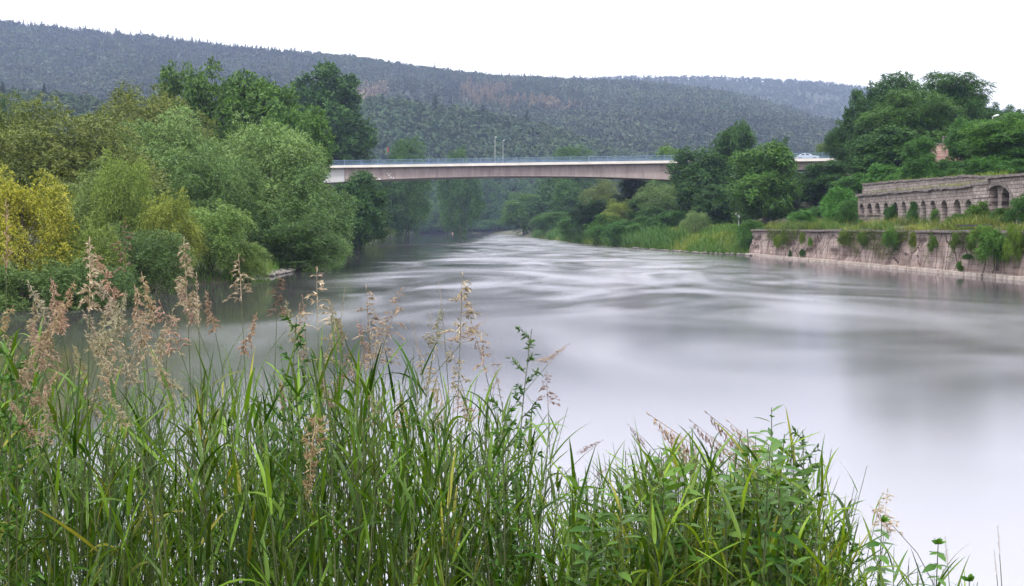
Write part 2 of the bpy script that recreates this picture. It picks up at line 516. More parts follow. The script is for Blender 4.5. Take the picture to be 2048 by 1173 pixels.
def crown_clumps(kind, R, H, z0, rng):
    """clump centres and radii filling a crown of radius R between z0 and H"""
    n_ = dict(willow=34, broad=30, poplar=46, robinia=46, bush=16, cone=30)[kind]
    zc = (z0 + H) / 2; hc = (H - z0) / 2
    i = np.arange(n_) + .5
    ph = np.arccos(1 - 2 * i / n_); th = np.pi * (1 + 5 ** .5) * i + rng.uniform(0, 6)
    d = np.stack([np.cos(th) * np.sin(ph), np.sin(th) * np.sin(ph), np.cos(ph)], -1)
    d = unit(d + rng.normal(size=d.shape) * .18)
    rad = rng.uniform(.55, .82, n_)
    rad[rng.uniform(size=n_) < .2] *= .45
    c = d * rad[:, None]
    r = rng.uniform(.24, .40, n_)
    if kind == 'poplar': r *= .85
    if kind == 'robinia': r *= rng.uniform(.8, 1.15, n_)
    prof = np.ones(n_)
    if kind in ('willow', 'bush'):       # broad at the bottom
        prof = np.where(c[:, 2] < 0, 1.12, 1.0)
        c[:, 2] = np.where(c[:, 2] < 0, c[:, 2] * .9, c[:, 2])
    if kind == 'broad':
        prof = np.where(c[:, 2] < -.3, .98, 1.0)
    if kind == 'cone':
        prof = np.clip(.62 - c[:, 2] * .62, .1, 1.15)
    C = np.stack([c[:, 0] * R * prof, c[:, 1] * R * prof, zc + c[:, 2] * hc], -1)
    rr_ = np.stack([r * R, r * R, r * min(hc, R * 1.5) * (0.7 if kind == 'robinia' else .9)], -1)
    if kind == 'cone': rr_ *= np.clip(.9 - c[:, 2:3] * .5, .35, 1.2)
    return C, rr_

def crown_mesh(name, kind, R, H, z0, nspray, k, L, W, seed, mat):
    rng = np.random.default_rng(seed)
    C, rr_ = crown_clumps(kind, R, H, z0, rng)
    wgt = rr_[:, 0] * rr_[:, 2]; wgt = wgt / wgt.sum()
    ci = rng.choice(len(C), nspray, p=wgt)
    d = rng.normal(size=(nspray, 3)); d[:, 2] = d[:, 2] * .9 + .3; d = unit(d)
    # every clump is a heap of smaller sprays
    nsub = 11
    sdir = rng.normal(size=(len(C), nsub, 3)); sdir[..., 2] += .25; sdir = unit(sdir)
    si = rng.integers(0, nsub, nspray)
    sc_ = C[ci] + sdir[ci, si] * rr_[ci] * rng.uniform(.55, .95, (len(C), nsub))[ci, si][:, None]
    ssz = rng.uniform(.23, .43, (len(C), nsub))[ci, si]
    s0 = rng.uniform(.45, 1.0, nspray) ** .55
    p = sc_ + d * rr_[ci] * (s0 * ssz)[:, None]
    out_ = unit((p - np.array([0, 0, z0 + (H - z0) * .35])) / np.array([R, R, H - z0]))
    if kind in ('willow', 'bush'):
        a = unit(d * .55 + out_ * .35 + rng.normal(size=d.shape) * .35 + np.array([0, 0, .25]))
        sl = rng.uniform(2.2, 5.0, nspray) * L; droop = .75
    elif kind == 'poplar':
        a = unit(d * .5 + rng.normal(size=d.shape) * .4 + np.array([0, 0, .55])); sl = rng.uniform(1.5, 3.2, nspray) * L; droop = .2
    elif kind == 'robinia':
        a = unit(d * np.array([1, 1, .3]) + out_ * np.array([.6, .6, 0]) + rng.normal(size=d.shape) * .25); sl = rng.uniform(2.5, 4.5, nspray) * L; droop = .45
    else:
        a = unit(d * .6 + rng.normal(size=d.shape) * .5 + np.array([0, 0, .1])); sl = rng.uniform(1.5, 3, nspray) * L; droop = .35
    t = (np.arange(k) + .3) / k
    pos = p[:, None] + a[:, None] * (sl[:, None] * t)[..., None]
    pos[..., 2] -= droop * sl[:, None] * t ** 2
    sd = unit(np.cross(a, np.array([0, 0, 1.0]) + rng.normal(size=a.shape) * .2))
    sg = np.where(np.arange(k) % 2 == 0, 1.0, -1.0)
    la = a[:, None] + sd[:, None] * sg[None, :, None] * .75 + rng.normal(size=pos.shape) * .3
    la[..., 2] -= droop * t[None] * .9
    la = unit(la)
    ln = unit((d * .6 + sdir[ci, si] * .5)[:, None] + np.array([0, 0, .25]) + rng.normal(size=pos.shape) * .38)
    nl = nspray * k
    v = leaf_quads(pos.reshape(-1, 3), la.reshape(-1, 3), ln.reshape(-1, 3), L * rng.uniform(.7, 1.3, nl), W * rng.uniform(.7, 1.3, nl))
    return np_mesh(name, v, np.arange(nl * 4).reshape(-1, 4), mat), C

def trunk_mesh(name, C, H, z0, r, seed, lean=.3, stems=1):
    rng = random.Random(seed); mb = MB()
    for q in range(stems):
        ox, oy = (0, 0) if stems == 1 else (rng.uniform(-.5, .5), rng.uniform(-.5, .5))
        pts = []; top = Vector((rng.uniform(-lean, lean), rng.uniform(-lean, lean), H * .72))
        for i in range(6):
            f = i / 5
            pts.append((ox + top.x * f + rng.uniform(-.1, .1) * f, oy + top.y * f + rng.uniform(-.1, .1) * f, -.6 + (top.z + .6) * f))
        mb.tube(pts, [r * (1.25 if i == 0 else 1 - .8 * i / 5) for i in range(6)], 8)
    for c in C[::2]:
        f = rng.uniform(.3, .75); s = Vector((top.x * f, top.y * f, H * .72 * f))
        e = Vector(c)
        if e.z < s.z: s.z = max(e.z * .6, .3); f = s.z / (H * .72); s.x, s.y = top.x * f, top.y * f
        m_ = s.lerp(e, .5) + Vector((0, 0, (e - s).length * .08))
        mb.tube([s, m_, e], [r * .42 * (1 - f * .6), r * .25 * (1 - f * .6), r * .08], 5, False)
    return mb.mesh(name, M['bark'], True)

PROTO = {}
def proto(key, kind, R, H, z0, nspray, k, L, W, seed, mat, tr, stems=1):
    cm, C = crown_mesh("crown", kind, R, H, z0, nspray, k, L, W, seed, mat)
    PROTO[key] = (cm, trunk_mesh("trunk", C, H, z0, tr, seed, .4, stems), R, H)

proto('willow_a', 'willow', 6.0, 11, .3, 9500, 8, .24, .075, 21, M['willow'], .28, 3)
proto('willow_b', 'willow', 6.0, 11, .3, 9500, 8, .24, .075, 22, M['willow'], .28, 2)
proto('willow_c', 'willow', 4.0, 7, .1, 6500, 8, .17, .055, 23, M['willow'], .16, 3)
proto('willow_d', 'willow', 4.0, 7, .1, 6500, 8, .17, .055, 27, M['willow'], .16, 3)
proto('broad_a', 'broad', 6.0, 15, .7, 11000, 7, .30, .17, 31, M['broad'], .32)
proto('broad_b', 'broad', 6.0, 15, .6, 11000, 7, .30, .17, 32, M['broad'], .32)
proto('broad_c', 'broad', 6.0, 13, .5, 8000, 7, .34, .2, 33, M['broad'], .3)
proto('poplar_a', 'poplar', 9.0, 36, 4, 15000, 6, .5, .34, 41, M['broad'], .5)
proto('robinia_a', 'robinia', 7.0, 16, 1.2, 14000, 9, .24, .12, 51, M['broad'], .3)
proto('robinia_b', 'robinia', 7.0, 16, 1.2, 14000, 9, .24, .12, 52, M['broad'], .3)
proto('bush_a', 'bush', 2.2, 3.6, .05, 3000, 7, .16, .075, 61, M['broad'], .06, 3)
proto('bush_b', 'bush', 2.2, 3.6, .05, 3000, 7, .16, .065, 62, M['broad'], .06, 3)
proto('far_a', 'broad', 7.0, 17, .3, 8500, 6, .42, .28, 71, M['broad'], .3)
proto('far_b', 'willow', 7.0, 15, .2, 8500, 6, .34, .19, 72, M['broad'], .3, 2)
proto('cone_a', 'cone', 3.5, 15, .6, 6000, 6, .34, .16, 81, M['broad'], .2)

GREEN = (1, 1, 1)
def tree(name, label, cat, key, px, top, hw, y, tint=GREEN, group=None, base=None, bottom=None, rz=None):
    """plants a tree whose crown stands at photo column px, with its top at row top and half width hw there"""
    cm, tm, R, H = PROTO[key]
    x = (px - 1024) / F * y
    zt = EYE - (top - HOR) / F * y
    zb = base if base is not None else gz(x, y)
    zb = min(zb, zt - 1.0)
    if bottom is not None: zb = EYE - (bottom - HOR) / F * y
    s = hw / F * y / (R * .98)
    r = empty(name, (x, y, zb - .05), rz if rz is not None else (px * 1.37 + y * .71) % 6.28)
    r.scale = (s, s, (zt - zb) / (H * .985))
    tag(r, label, cat, group)
    c = add("crown", cm, r); c.color = (*tint, 1)
    add("trunk", tm, r)
    return r
GL = 'trees along the left bank'
GU = 'trees at the far bend of the river'
GR = 'trees and bushes along the right bank'
GH = 'trees on the hill above the ruin'
OLIVE = (.88, .76, .52); SILV = (1.06, 1.16, 1.08); DARK = (.62, .72, .72); YEL = (2.2, 1.5, .5); LIME = (1.35, 1.25, .7)
DG = (.62, .72, .75); MG = (1, 1, .9); BG = (1.35, 1.35, 1.0); BLU = (.74, .92, .8); OLV = (1.1, .95, .7); SLV = (1.75, 1.55, 2.0)
for a in [
    # left bank
    ('willow_tree', 'bright yellow leaved bushy willow at the far left edge', 'tree', 'willow_c', 42, 322, 102, 50, YEL, GL),
    ('willow_tree', 'green lower willow growing just right of the yellow one', 'tree', 'willow_d', 165, 440, 80, 51, (1.25, 1.15, .7), GL),
    ('willow_tree', 'wide dark olive willow rising behind the yellow one', 'tree', 'willow_a', 120, 212, 165, 72, OLIVE, GL),
    ('willow_tree', 'olive willow cut by the left edge above the yellow one', 'tree', 'willow_b', -20, 190, 110, 80, (.8, .74, .52), GL),
    ('willow_tree', 'large round olive brown willow below the tallest left trees', 'tree', 'willow_b', 285, 166, 150, 104, (.78, .68, .42), GL),
    ('broadleaf_tree', 'green tree with the pointed top standing highest on the left bank', 'tree', 'broad_a', 388, 124, 82, 132, (1.15, 1.1, .85), GL),
    ('broadleaf_tree', 'rounded mid green tree between the pointed tree and the poplar', 'tree', 'broad_b', 500, 148, 105, 136, (1.1, 1.1, .8), GL),
    ('broadleaf_tree', 'mid green tree in front of the poplar, its edge over the bridge end', 'tree', 'broad_a', 585, 205, 80, 128, (1.15, 1.2, .85), GL),
    ('poplar_tree', 'tall dark poplar standing behind the left end of the bridge', 'tree', 'poplar_a', 655, 132, 98, 246, (.72, .84, .9), GL),
    ('willow_tree', 'silvery green willow in the middle of the left bank trees', 'tree', 'willow_a', 335, 232, 120, 86, SILV, GL),
    ('willow_tree', 'largest silver willow, its rounded top just left of the bridge end', 'tree', 'willow_b', 530, 232, 128, 92, SILV, GL),
    ('willow_tree', 'silver willow hanging over the water nearest the bridge', 'tree', 'willow_a', 600, 322, 106, 90, (.72, .88, .78), GL),
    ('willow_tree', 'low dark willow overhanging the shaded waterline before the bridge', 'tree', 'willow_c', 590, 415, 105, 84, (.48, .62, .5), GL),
    ('willow_tree', 'mid height grey green willow filling the gap between silver willows', 'tree', 'willow_b', 440, 300, 100, 82, (.72, .86, .74), GL),
    ('willow_bush', 'slender bright green willow sapling right of the yellow willow', 'bush', 'willow_d', 245, 306, 62, 63, (1.3, 1.25, .75), GL),
    ('willow_bush', 'yellowish green willow bush below the silver willows', 'bush', 'willow_c', 340, 366, 62, 62, (1.45, 1.2, .6), GL),
    ('willow_bush', 'pale green willow bush on the waterline beside the gravel spit', 'bush', 'willow_d', 425, 402, 88, 66, (1.12, 1.22, .92), GL),
    ('willow_bush', 'small green bush at the tip of the left shore', 'bush', 'willow_c', 492, 478, 52, 68, (1.1, 1.15, .8), GL),
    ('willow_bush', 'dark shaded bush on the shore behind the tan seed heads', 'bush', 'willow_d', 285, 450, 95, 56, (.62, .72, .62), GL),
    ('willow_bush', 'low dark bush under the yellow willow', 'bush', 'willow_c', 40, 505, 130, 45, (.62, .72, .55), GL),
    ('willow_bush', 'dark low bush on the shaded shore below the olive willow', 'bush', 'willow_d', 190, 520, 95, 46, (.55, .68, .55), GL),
    ('willow_tree', 'grey green willow behind the slender bright sapling', 'tree', 'willow_a', 200, 330, 95, 66, (.95, .95, .75), GL),
    ('spruce_tree', 'small dark spruce top at the left edge below the hill', 'tree', 'cone_a', 8, 172, 34, 150, (.42, .55, .7), GL),
    # left bank beyond the willows, below the bridge
    ('broadleaf_tree', 'darkest tree on the left bank directly below the bridge', 'tree', 'broad_c', 715, 352, 62, 168, (.6, .75, .7), GL),
    ('broadleaf_tree', 'dark green tree below the bridge behind the nearer dark one', 'tree', 'broad_b', 765, 352, 52, 318, (.72, .82, .75), GL),
    ('riverside_bush', 'light green rounded bush at the waterline below the bridge', 'bush', 'willow_d', 778, 412, 26, 425, (1.0, 1.05, .7), GL),
    ('riverside_bush', 'ochre green low bush on the left waterline below the bridge', 'bush', 'bush_b', 760, 448, 26, 315, (1.9, 1.4, .7), GL),
    ('riverside_bush', 'dark bush at the water edge beside the ochre green one', 'bush', 'bush_a', 725, 440, 30, 190, (1.2, 1.05, .7), GL),
    ('riverside_bush', 'brownish bush at the end of the left waterline', 'bush', 'bush_a', 788, 440, 20, 600, (1.5, 1.15, .75), GL),
    # far bend
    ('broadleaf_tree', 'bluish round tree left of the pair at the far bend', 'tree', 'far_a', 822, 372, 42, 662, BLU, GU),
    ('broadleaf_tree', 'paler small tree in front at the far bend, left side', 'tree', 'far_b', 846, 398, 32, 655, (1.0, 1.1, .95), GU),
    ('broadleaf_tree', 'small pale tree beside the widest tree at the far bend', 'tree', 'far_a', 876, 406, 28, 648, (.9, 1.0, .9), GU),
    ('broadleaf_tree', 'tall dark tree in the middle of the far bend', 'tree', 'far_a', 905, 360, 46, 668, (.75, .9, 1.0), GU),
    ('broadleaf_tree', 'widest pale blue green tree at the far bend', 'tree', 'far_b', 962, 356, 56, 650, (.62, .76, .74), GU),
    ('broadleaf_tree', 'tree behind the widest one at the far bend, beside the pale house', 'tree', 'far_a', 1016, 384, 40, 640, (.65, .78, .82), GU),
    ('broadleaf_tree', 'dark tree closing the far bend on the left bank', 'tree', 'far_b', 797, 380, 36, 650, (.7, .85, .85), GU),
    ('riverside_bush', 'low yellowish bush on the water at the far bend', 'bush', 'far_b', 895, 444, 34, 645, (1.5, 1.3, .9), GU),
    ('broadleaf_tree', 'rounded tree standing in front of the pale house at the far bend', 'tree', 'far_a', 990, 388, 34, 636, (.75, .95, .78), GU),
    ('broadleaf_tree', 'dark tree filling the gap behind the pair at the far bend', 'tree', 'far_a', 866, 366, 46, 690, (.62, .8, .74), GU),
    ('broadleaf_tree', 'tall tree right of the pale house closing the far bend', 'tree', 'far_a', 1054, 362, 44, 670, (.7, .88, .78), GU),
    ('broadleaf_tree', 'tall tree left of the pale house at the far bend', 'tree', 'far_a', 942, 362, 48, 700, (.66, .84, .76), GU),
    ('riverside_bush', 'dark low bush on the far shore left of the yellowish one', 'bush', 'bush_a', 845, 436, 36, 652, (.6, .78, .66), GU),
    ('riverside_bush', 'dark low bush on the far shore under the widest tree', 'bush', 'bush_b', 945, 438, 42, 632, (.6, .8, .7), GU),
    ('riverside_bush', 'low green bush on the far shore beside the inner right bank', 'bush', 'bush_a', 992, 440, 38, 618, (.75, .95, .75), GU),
    # right bank, below the bridge
    ('broadleaf_tree', 'dark rounded tree behind the reed bed under the bridge', 'tree', 'broad_a', 1190, 398, 44, 232, (.6, .76, .62), GR),
    ('broadleaf_tree', 'dark rounded tree right of the spiky yellow green bush', 'tree', 'broad_b', 1292, 396, 46, 205, (.6, .76, .6), GR),
    ('willow_tree', 'pale round willow at the inner end of the right bank', 'tree', 'far_b', 1050, 388, 48, 420, (1.15, 1.2, .95), GR),
    ('broadleaf_tree', 'dark tree beside the pale round willow on the right bank', 'tree', 'far_a', 1098, 372, 42, 390, DARK, GR),
    ('broadleaf_tree', 'mid green tree under the middle of the bridge', 'tree', 'broad_c', 1140, 366, 44, 340, (.8, .95, .85), GR),
    ('willow_tree', 'grey brown willow under the right half of the bridge', 'tree', 'willow_a', 1205, 358, 44, 250, (.8, .75, .6), GR),
    ('broadleaf_tree', 'dark tree filling the space below the right bridge pier', 'tree', 'broad_b', 1275, 352, 54, 226, DARK, GR),
    ('willow_bush', 'yellow green bush with spiky top below the bridge', 'bush', 'willow_c', 1243, 394, 44, 208, (1.3, 1.15, .65), GR),
    ('riverside_bush', 'dark low bush at the waterline left of the yellow green one', 'bush', 'bush_a', 1172, 440, 34, 245, DARK, GR),
    ('riverside_bush', 'lush green bush standing on the waterline before the reed bed', 'bush', 'bush_b', 1212, 428, 42, 206, (.85, 1.05, .7), GR),
    ('riverside_bush', 'dark green bush on the waterline right of the reed bed', 'bush', 'bush_a', 1246, 440, 34, 188, (.7, .95, .65), GR),
    ('riverside_bush', 'mid green bush halfway up the grassy bank left of the shrub', 'bush', 'bush_b', 1300, 432, 44, 186, (.9, 1.1, .75), GR),
    ('riverside_bush', 'dark bush at the top of the grassy bank left of the silver shrub', 'bush', 'bush_a', 1352, 422, 42, 184, (.65, .9, .62), GR),
    ('riverside_bush', 'low bush at the top of the grassy bank right of the silver shrub', 'bush', 'bush_b', 1432, 436, 34, 170, (.7, .95, .6), GR),
    ('riverside_bush', 'round bush on the waterline between two reed beds', 'bush', 'bush_a', 1158, 428, 38, 248, (.8, 1.0, .72), GR),
    ('riverside_bush', 'rounded pale bush behind the farthest reed bed', 'bush', 'far_b', 1108, 425, 42, 330, (.95, 1.1, .8), GR),
    ('willow_tree', 'silvery tree right of the yellow green bush', 'tree', 'willow_b', 1330, 362, 58, 203, (.85, .95, .85), GR),
    ('broadleaf_tree', 'dark shrubby tree below the silvery one on the right bank', 'tree', 'broad_c', 1318, 416, 54, 192, (.65, .8, .7), GR),
    ('broadleaf_tree', 'dark broad tree hiding the right end of the bridge', 'tree', 'broad_a', 1410, 292, 72, 185, (.62, .76, .66), GR),
    ('broadleaf_tree', 'tallest dark tree of the clump right of the bridge', 'tree', 'broad_b', 1472, 246, 52, 186, (.6, .75, .66), GR),
    ('broadleaf_tree', 'fresh green ash like tree with bare trunk behind the quay end', 'tree', 'broad_b', 1530, 290, 76, 143, (1.12, 1.2, .9), GR),
    ('broadleaf_tree', 'dark tree under the parked car on the bridge', 'tree', 'broad_c', 1590, 342, 52, 172, (.66, .8, .7), GR),
    ('broadleaf_tree', 'small dark pointed tree left of the car', 'tree', 'broad_a', 1562, 276, 26, 165, (.6, .75, .75), GR),
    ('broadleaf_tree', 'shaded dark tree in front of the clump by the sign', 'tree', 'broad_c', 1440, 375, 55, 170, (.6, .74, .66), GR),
    ('willow_bush', 'small silver grey willow shrub on the grassy right bank', 'bush', 'willow_c', 1391, 418, 28, 160, (1.1, 1.15, 1.15), GR),
    ('riverside_bush', 'lush round bush at the waterline of the grassy bank', 'bush', 'bush_a', 1262, 455, 34, 190, (1.0, 1.2, .8), GR),
    ('riverside_bush', 'bright bush standing beside the upstream end of the quay wall', 'bush', 'bush_b', 1502, 438, 30, 133.5, (.85, 1.05, .7), GR),
    # right hill
    ('broadleaf_tree', 'dark tree right of the bridge gap beside the car', 'tree', 'broad_b', 1655, 322, 52, 150, (.62, .78, .68), GH),
    ('broadleaf_tree', 'slim dark tree rising above the bridge gap', 'tree', 'broad_a', 1690, 240, 36, 170, (.66, .8, .72), GH),
    ('broadleaf_tree', 'dark tree at the left shoulder of the hilltop wood', 'tree', 'broad_c', 1725, 190, 40, 168, (.62, .76, .66), GH),
    ('robinia_tree', 'dark hilltop tree left of the two highest crowns', 'tree', 'broad_a', 1795, 146, 66, 160, (.62, .78, .66), GH),
    ('robinia_tree', 'highest airy hilltop tree with open crown against the sky', 'tree', 'robinia_a', 1888, 136, 88, 150, (.66, .82, .62), GH),
    ('robinia_tree', 'olive green tree in front of the two highest crowns', 'tree', 'robinia_b', 1825, 178, 92, 136, (.92, 1.0, .72), GH),
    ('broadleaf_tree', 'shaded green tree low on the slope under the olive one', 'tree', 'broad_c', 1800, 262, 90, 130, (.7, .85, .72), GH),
    ('broadleaf_tree', 'dark crown behind the slope left of the brick ruin', 'tree', 'broad_b', 1745, 270, 60, 140, (.72, .88, .7), GH),
    ('robinia_tree', 'small dark tree on the skyline right of the highest crown', 'tree', 'robinia_b', 1960, 188, 34, 160, (.6, .72, .62), GH),
    ('robinia_tree', 'low dark skyline tree nearest the street lamp', 'tree', 'robinia_a', 2012, 206, 38, 180, (.6, .72, .7), GH),
    ('robinia_tree', 'dark skyline tree cut by the right edge', 'tree', 'broad_c', 2065, 206, 38, 180, (.6, .72, .7), GH),
    ('broadleaf_tree', 'fresh green bushy tree left of the brick ruin', 'tree', 'broad_b', 1840, 274, 36, 112, (.8, 1.05, .75), GH),
    ('broadleaf_tree', 'green bushy tree right of the brick ruin', 'tree', 'broad_a', 1930, 236, 43, 116, (.85, 1.1, .75), GH),
    ('robinia_tree', 'bright feathery green tree above the ruin at the right edge', 'tree', 'robinia_a', 2010, 222, 88, 104, (1.15, 1.35, .72), GH),
    ('broadleaf_tree', 'dark green tree cut by the right edge above the ruin', 'tree', 'broad_c', 2060, 285, 58, 100, (.75, .98, .7), GH),
    ('hillside_bush', 'leafy bush on the bank above the left half of the ruin', 'bush', 'bush_a', 1775, 328, 54, 125, (1.0, 1.3, .95), GH),
    ('hillside_bush', 'bright leafy bush climbing beside the left end of the ruin', 'bush', 'bush_b', 1678, 372, 36, 121, (1.05, 1.45, .95), GH),
    ('hillside_bush', 'dark bush standing at the left end of the ruin', 'bush', 'bush_a', 1696, 400, 19, 113, (.75, .95, .6), GH),
    ('hillside_bush', 'bright green bush on the bank above the middle of the ruin', 'bush', 'bush_b', 1835, 322, 50, 116, (1.05, 1.35, .9), GH),
    ('hillside_bush', 'bright green bush in the gap left of the ruin', 'bush', 'bush_a', 1728, 345, 48, 130, (.95, 1.25, .9), GH),
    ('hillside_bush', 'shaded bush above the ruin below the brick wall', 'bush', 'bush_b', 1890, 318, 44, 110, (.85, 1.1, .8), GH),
    ('hillside_bush', 'green bush above the big recessed arch', 'bush', 'bush_a', 1975, 312, 50, 100, (.8, 1.05, .75), GH),
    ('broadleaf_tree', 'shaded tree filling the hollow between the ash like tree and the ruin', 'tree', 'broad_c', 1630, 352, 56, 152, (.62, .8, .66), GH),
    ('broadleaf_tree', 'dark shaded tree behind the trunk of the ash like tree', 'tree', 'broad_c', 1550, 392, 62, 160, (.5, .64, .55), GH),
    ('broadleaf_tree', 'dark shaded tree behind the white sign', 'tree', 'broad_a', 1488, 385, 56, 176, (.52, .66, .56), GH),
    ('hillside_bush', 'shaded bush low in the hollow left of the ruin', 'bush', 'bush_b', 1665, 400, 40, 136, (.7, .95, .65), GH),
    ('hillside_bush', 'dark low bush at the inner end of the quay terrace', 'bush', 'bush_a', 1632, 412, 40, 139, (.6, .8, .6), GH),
    ('hillside_bush', 'bush on the slope just above the left part of the upper wall', 'bush', 'bush_a', 1800, 336, 46, 123, (.9, 1.2, .8), GH),
    ('hillside_bush', 'bush on the slope just above the right part of the upper wall', 'bush', 'bush_b', 1878, 334, 46, 112, (.8, 1.1, .75), GH),
    ('hillside_bush', 'dark bush above the stone buttress', 'bush', 'bush_a', 1932, 325, 46, 106, (.72, 1.0, .7), GH),
    ('hillside_bush', 'green bush above the wall at the right edge', 'bush', 'bush_b', 2035, 318, 46, 96, (.8, 1.1, .72), GH),
    # bushes on the terrace in front of the arcade
    ('terrace_bush', 'dark bush in front of the fourth arch', 'bush', 'bush_a', 1782, 408, 13, 107, (.7, .95, .7), GR),
    ('terrace_bush', 'dark leafy bush hiding the middle arches of the arcade', 'bush', 'bush_b', 1830, 402, 18, 101, (.6, .88, .65), GR),
    ('terrace_bush', 'light yellowish bush right of the dark one before the arcade', 'bush', 'bush_a', 1880, 413, 16, 96, (1.35, 1.45, .75), GR),
    ('terrace_bush', 'mid green bush below the rightmost small arches', 'bush', 'bush_b', 1917, 426, 24, 90, (.9, 1.05, .75), GR),
    ('terrace_bush', 'olive bush standing before the stone buttress', 'bush', 'bush_a', 1962, 402, 26, 86, (1.3, 1.25, .7), GR),
    ('terrace_bush', 'low green bush below the two tall arches', 'bush', 'bush_b', 2005, 415, 30, 82, (1.0, 1.1, .7), GR),
    ('terrace_bush', 'dark green bush at the right edge before the ruin', 'bush', 'bush_a', 2050, 388, 28, 78, (.8, 1.0, .7), GR),
    ('terrace_bush', 'bright bush on the quay top near its upstream end', 'bush', 'bush_a', 1605, 420, 28, 121, (.95, 1.3, .85), GR),
    ('terrace_bush', 'small bush beneath the first two arches', 'bush', 'bush_b', 1722, 438, 11, 110, (.8, 1.0, .7), GR),
    # valley trees seen over and beyond the bridge
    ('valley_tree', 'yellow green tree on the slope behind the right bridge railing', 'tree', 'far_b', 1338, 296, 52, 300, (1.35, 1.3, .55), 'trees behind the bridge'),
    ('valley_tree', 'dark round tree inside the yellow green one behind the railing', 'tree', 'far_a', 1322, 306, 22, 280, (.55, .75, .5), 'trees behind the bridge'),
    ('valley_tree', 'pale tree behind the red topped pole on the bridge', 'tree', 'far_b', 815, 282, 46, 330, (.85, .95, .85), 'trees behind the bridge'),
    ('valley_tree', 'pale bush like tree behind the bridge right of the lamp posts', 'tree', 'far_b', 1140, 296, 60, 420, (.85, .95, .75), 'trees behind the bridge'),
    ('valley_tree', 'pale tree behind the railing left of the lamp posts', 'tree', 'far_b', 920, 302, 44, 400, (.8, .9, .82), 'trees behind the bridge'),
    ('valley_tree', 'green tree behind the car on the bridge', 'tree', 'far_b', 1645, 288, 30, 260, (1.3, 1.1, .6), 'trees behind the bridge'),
]:
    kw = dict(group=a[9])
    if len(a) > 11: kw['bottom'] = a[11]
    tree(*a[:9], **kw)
# ------------------------------------------------------------------ bridge
M['concrete'] = rough_mat('bridge_concrete', (0.25, 0.195, 0.185), (0.41, 0.33, 0.315), .9, .9, .15, (1.1, 1, .16), lo=.28, hi=.6)
M['pale_paint'] = rough_mat('pale_panel', (0.50, 0.49, 0.50), (0.56, 0.55, 0.56), .5, .7, 0)
M['beam'] = rough_mat('edge_beam', (0.55, 0.50, 0.46), (0.68, 0.63, 0.58), 1.2, .85, .1, (.3, 1, 1))
M['asphalt'] = rough_mat('asphalt', (0.045, 0.045, 0.047), (0.06, 0.06, 0.06), 8, .95, .1)
M['blue_rail'] = rough_mat('blue_railing_paint', (0.13, 0.20, 0.33), (0.18, 0.26, 0.40), 3, .5, 0)
M['galv'] = rough_mat('galvanised_steel', (0.42, 0.44, 0.45), (0.55, 0.56, 0.57), 4, .45, 0, metal=.3)
M['dark_metal'] = rough_mat('dark_metal', (0.02, 0.02, 0.022), (0.045, 0.042, 0.04), 4, .5, 0)
M['red_paint'] = rough_mat('red_paint', (0.22, 0.03, 0.03), (0.30, 0.05, 0.04), 4, .5, 0)
M['white_paint'] = rough_mat('white_paint', (0.66, 0.67, 0.68), (0.76, 0.77, 0.78), 3, .5, 0)
BA = math.atan2(-23, 102.5)
BRO = Vector((-42, 228, 0)); DECK = 17.78
bridge = empty('road_bridge', (BRO.x, BRO.y, 0), BA)
tag(bridge, 'long haunched concrete box girder road bridge with blue railings across the river', 'bridge')
def soffit(u):
    if u < -4: return 13.6 + min(1.6, (-4 - u) * .05)
    if u <= 80:
        q = (u - 38) / 42; return 14.95 - 1.2 * q * q - (.12 if u > 60 else 0) * ((u - 60) / 20)
    return 13.6 + min(2.0, (u - 80) * .085)
US = [-60 + i * 2 for i in range(126)]
def girder(u0, u1, v0, v1, zt, name, mat):
    us = [u0] + [u for u in US if u0 < u < u1] + [u1]
    mb = MB(); pts = []
    for u in us:
        s_ = soffit(u); pts += [(u, v0 + .35, s_), (u, v0, zt), (u, v1, zt), (u, v1 - .35, s_)]
    fs = []
    for i in range(len(us) - 1):
        a = i * 4; b = a + 4
        fs += [(a, b, b + 1, a + 1), (a + 1, b + 1, b + 2, a + 2), (a + 2, b + 2, b + 3, a + 3), (a + 3, b + 3, b, a)]
    e = (len(us) - 1) * 4
    fs += [(0, 1, 2, 3), (e + 3, e + 2, e + 1, e)]
    mb.poly(pts, fs); return mb.build(name, mat, bridge)
girder(3.55, 190, .9, 10.1, DECK - .5, 'girder', M['concrete'])
o = girder(-60, 3.5, .9, 10.1, DECK - .5, 'girder', M['pale_paint']); tag(o, 'pale grey newer section of girder at the left end')
mb = MB(); mb.box((65, 5.5, DECK - .36), (250, 10.9, .26)); mb.build('deck_slab', M['concrete'], bridge)
mb = MB(); mb.box((65, 5.5, DECK - .21), (250, 10.7, .03)); mb.build('road_surface', M['asphalt'], bridge)
for v in (0, 11):
    mb = MB()
    for k in range(17):
        mb.box((-60 + 15 * k + 7.5, v, DECK - .27), (14.97, .42, .56))
    mb.build('edge_beam', M['beam'], bridge)
for u in (-3, 80):
    mb = MB(); mb.box((u, 5.5, 6.2), (2.2, 7, 15.4)); mb.build('pier', M['concrete'], bridge)
# paint marks on the web
def mark(px, py, w, h):
    u = ((px - 655) / 672) * 74.6; z = EYE - (py - HOR) / F * 224
    v = .9 + .35 * (DECK - .5 - z) / (DECK - .5 - soffit(u)) - .008
    mb = MB(); mb.box((u, v, z), (w, .012, h))
    tag(mb.build('paint_mark', M['white_paint'], bridge), 'small white paint mark sprayed on the girder')
for a in [(742, 358.2, .34, .36), (763, 357, .34, .4), (788, 354, .3, .34), (793, 355.2, .3, .4), (782, 347.5, .12, .5), (786, 348, .12, .6), (784, 350.6, .4, .18), (780.5, 346.5, .2, .2), (730, 361, .3, .12), (788, 346.2, .1, .35)]:
    mark(*a)
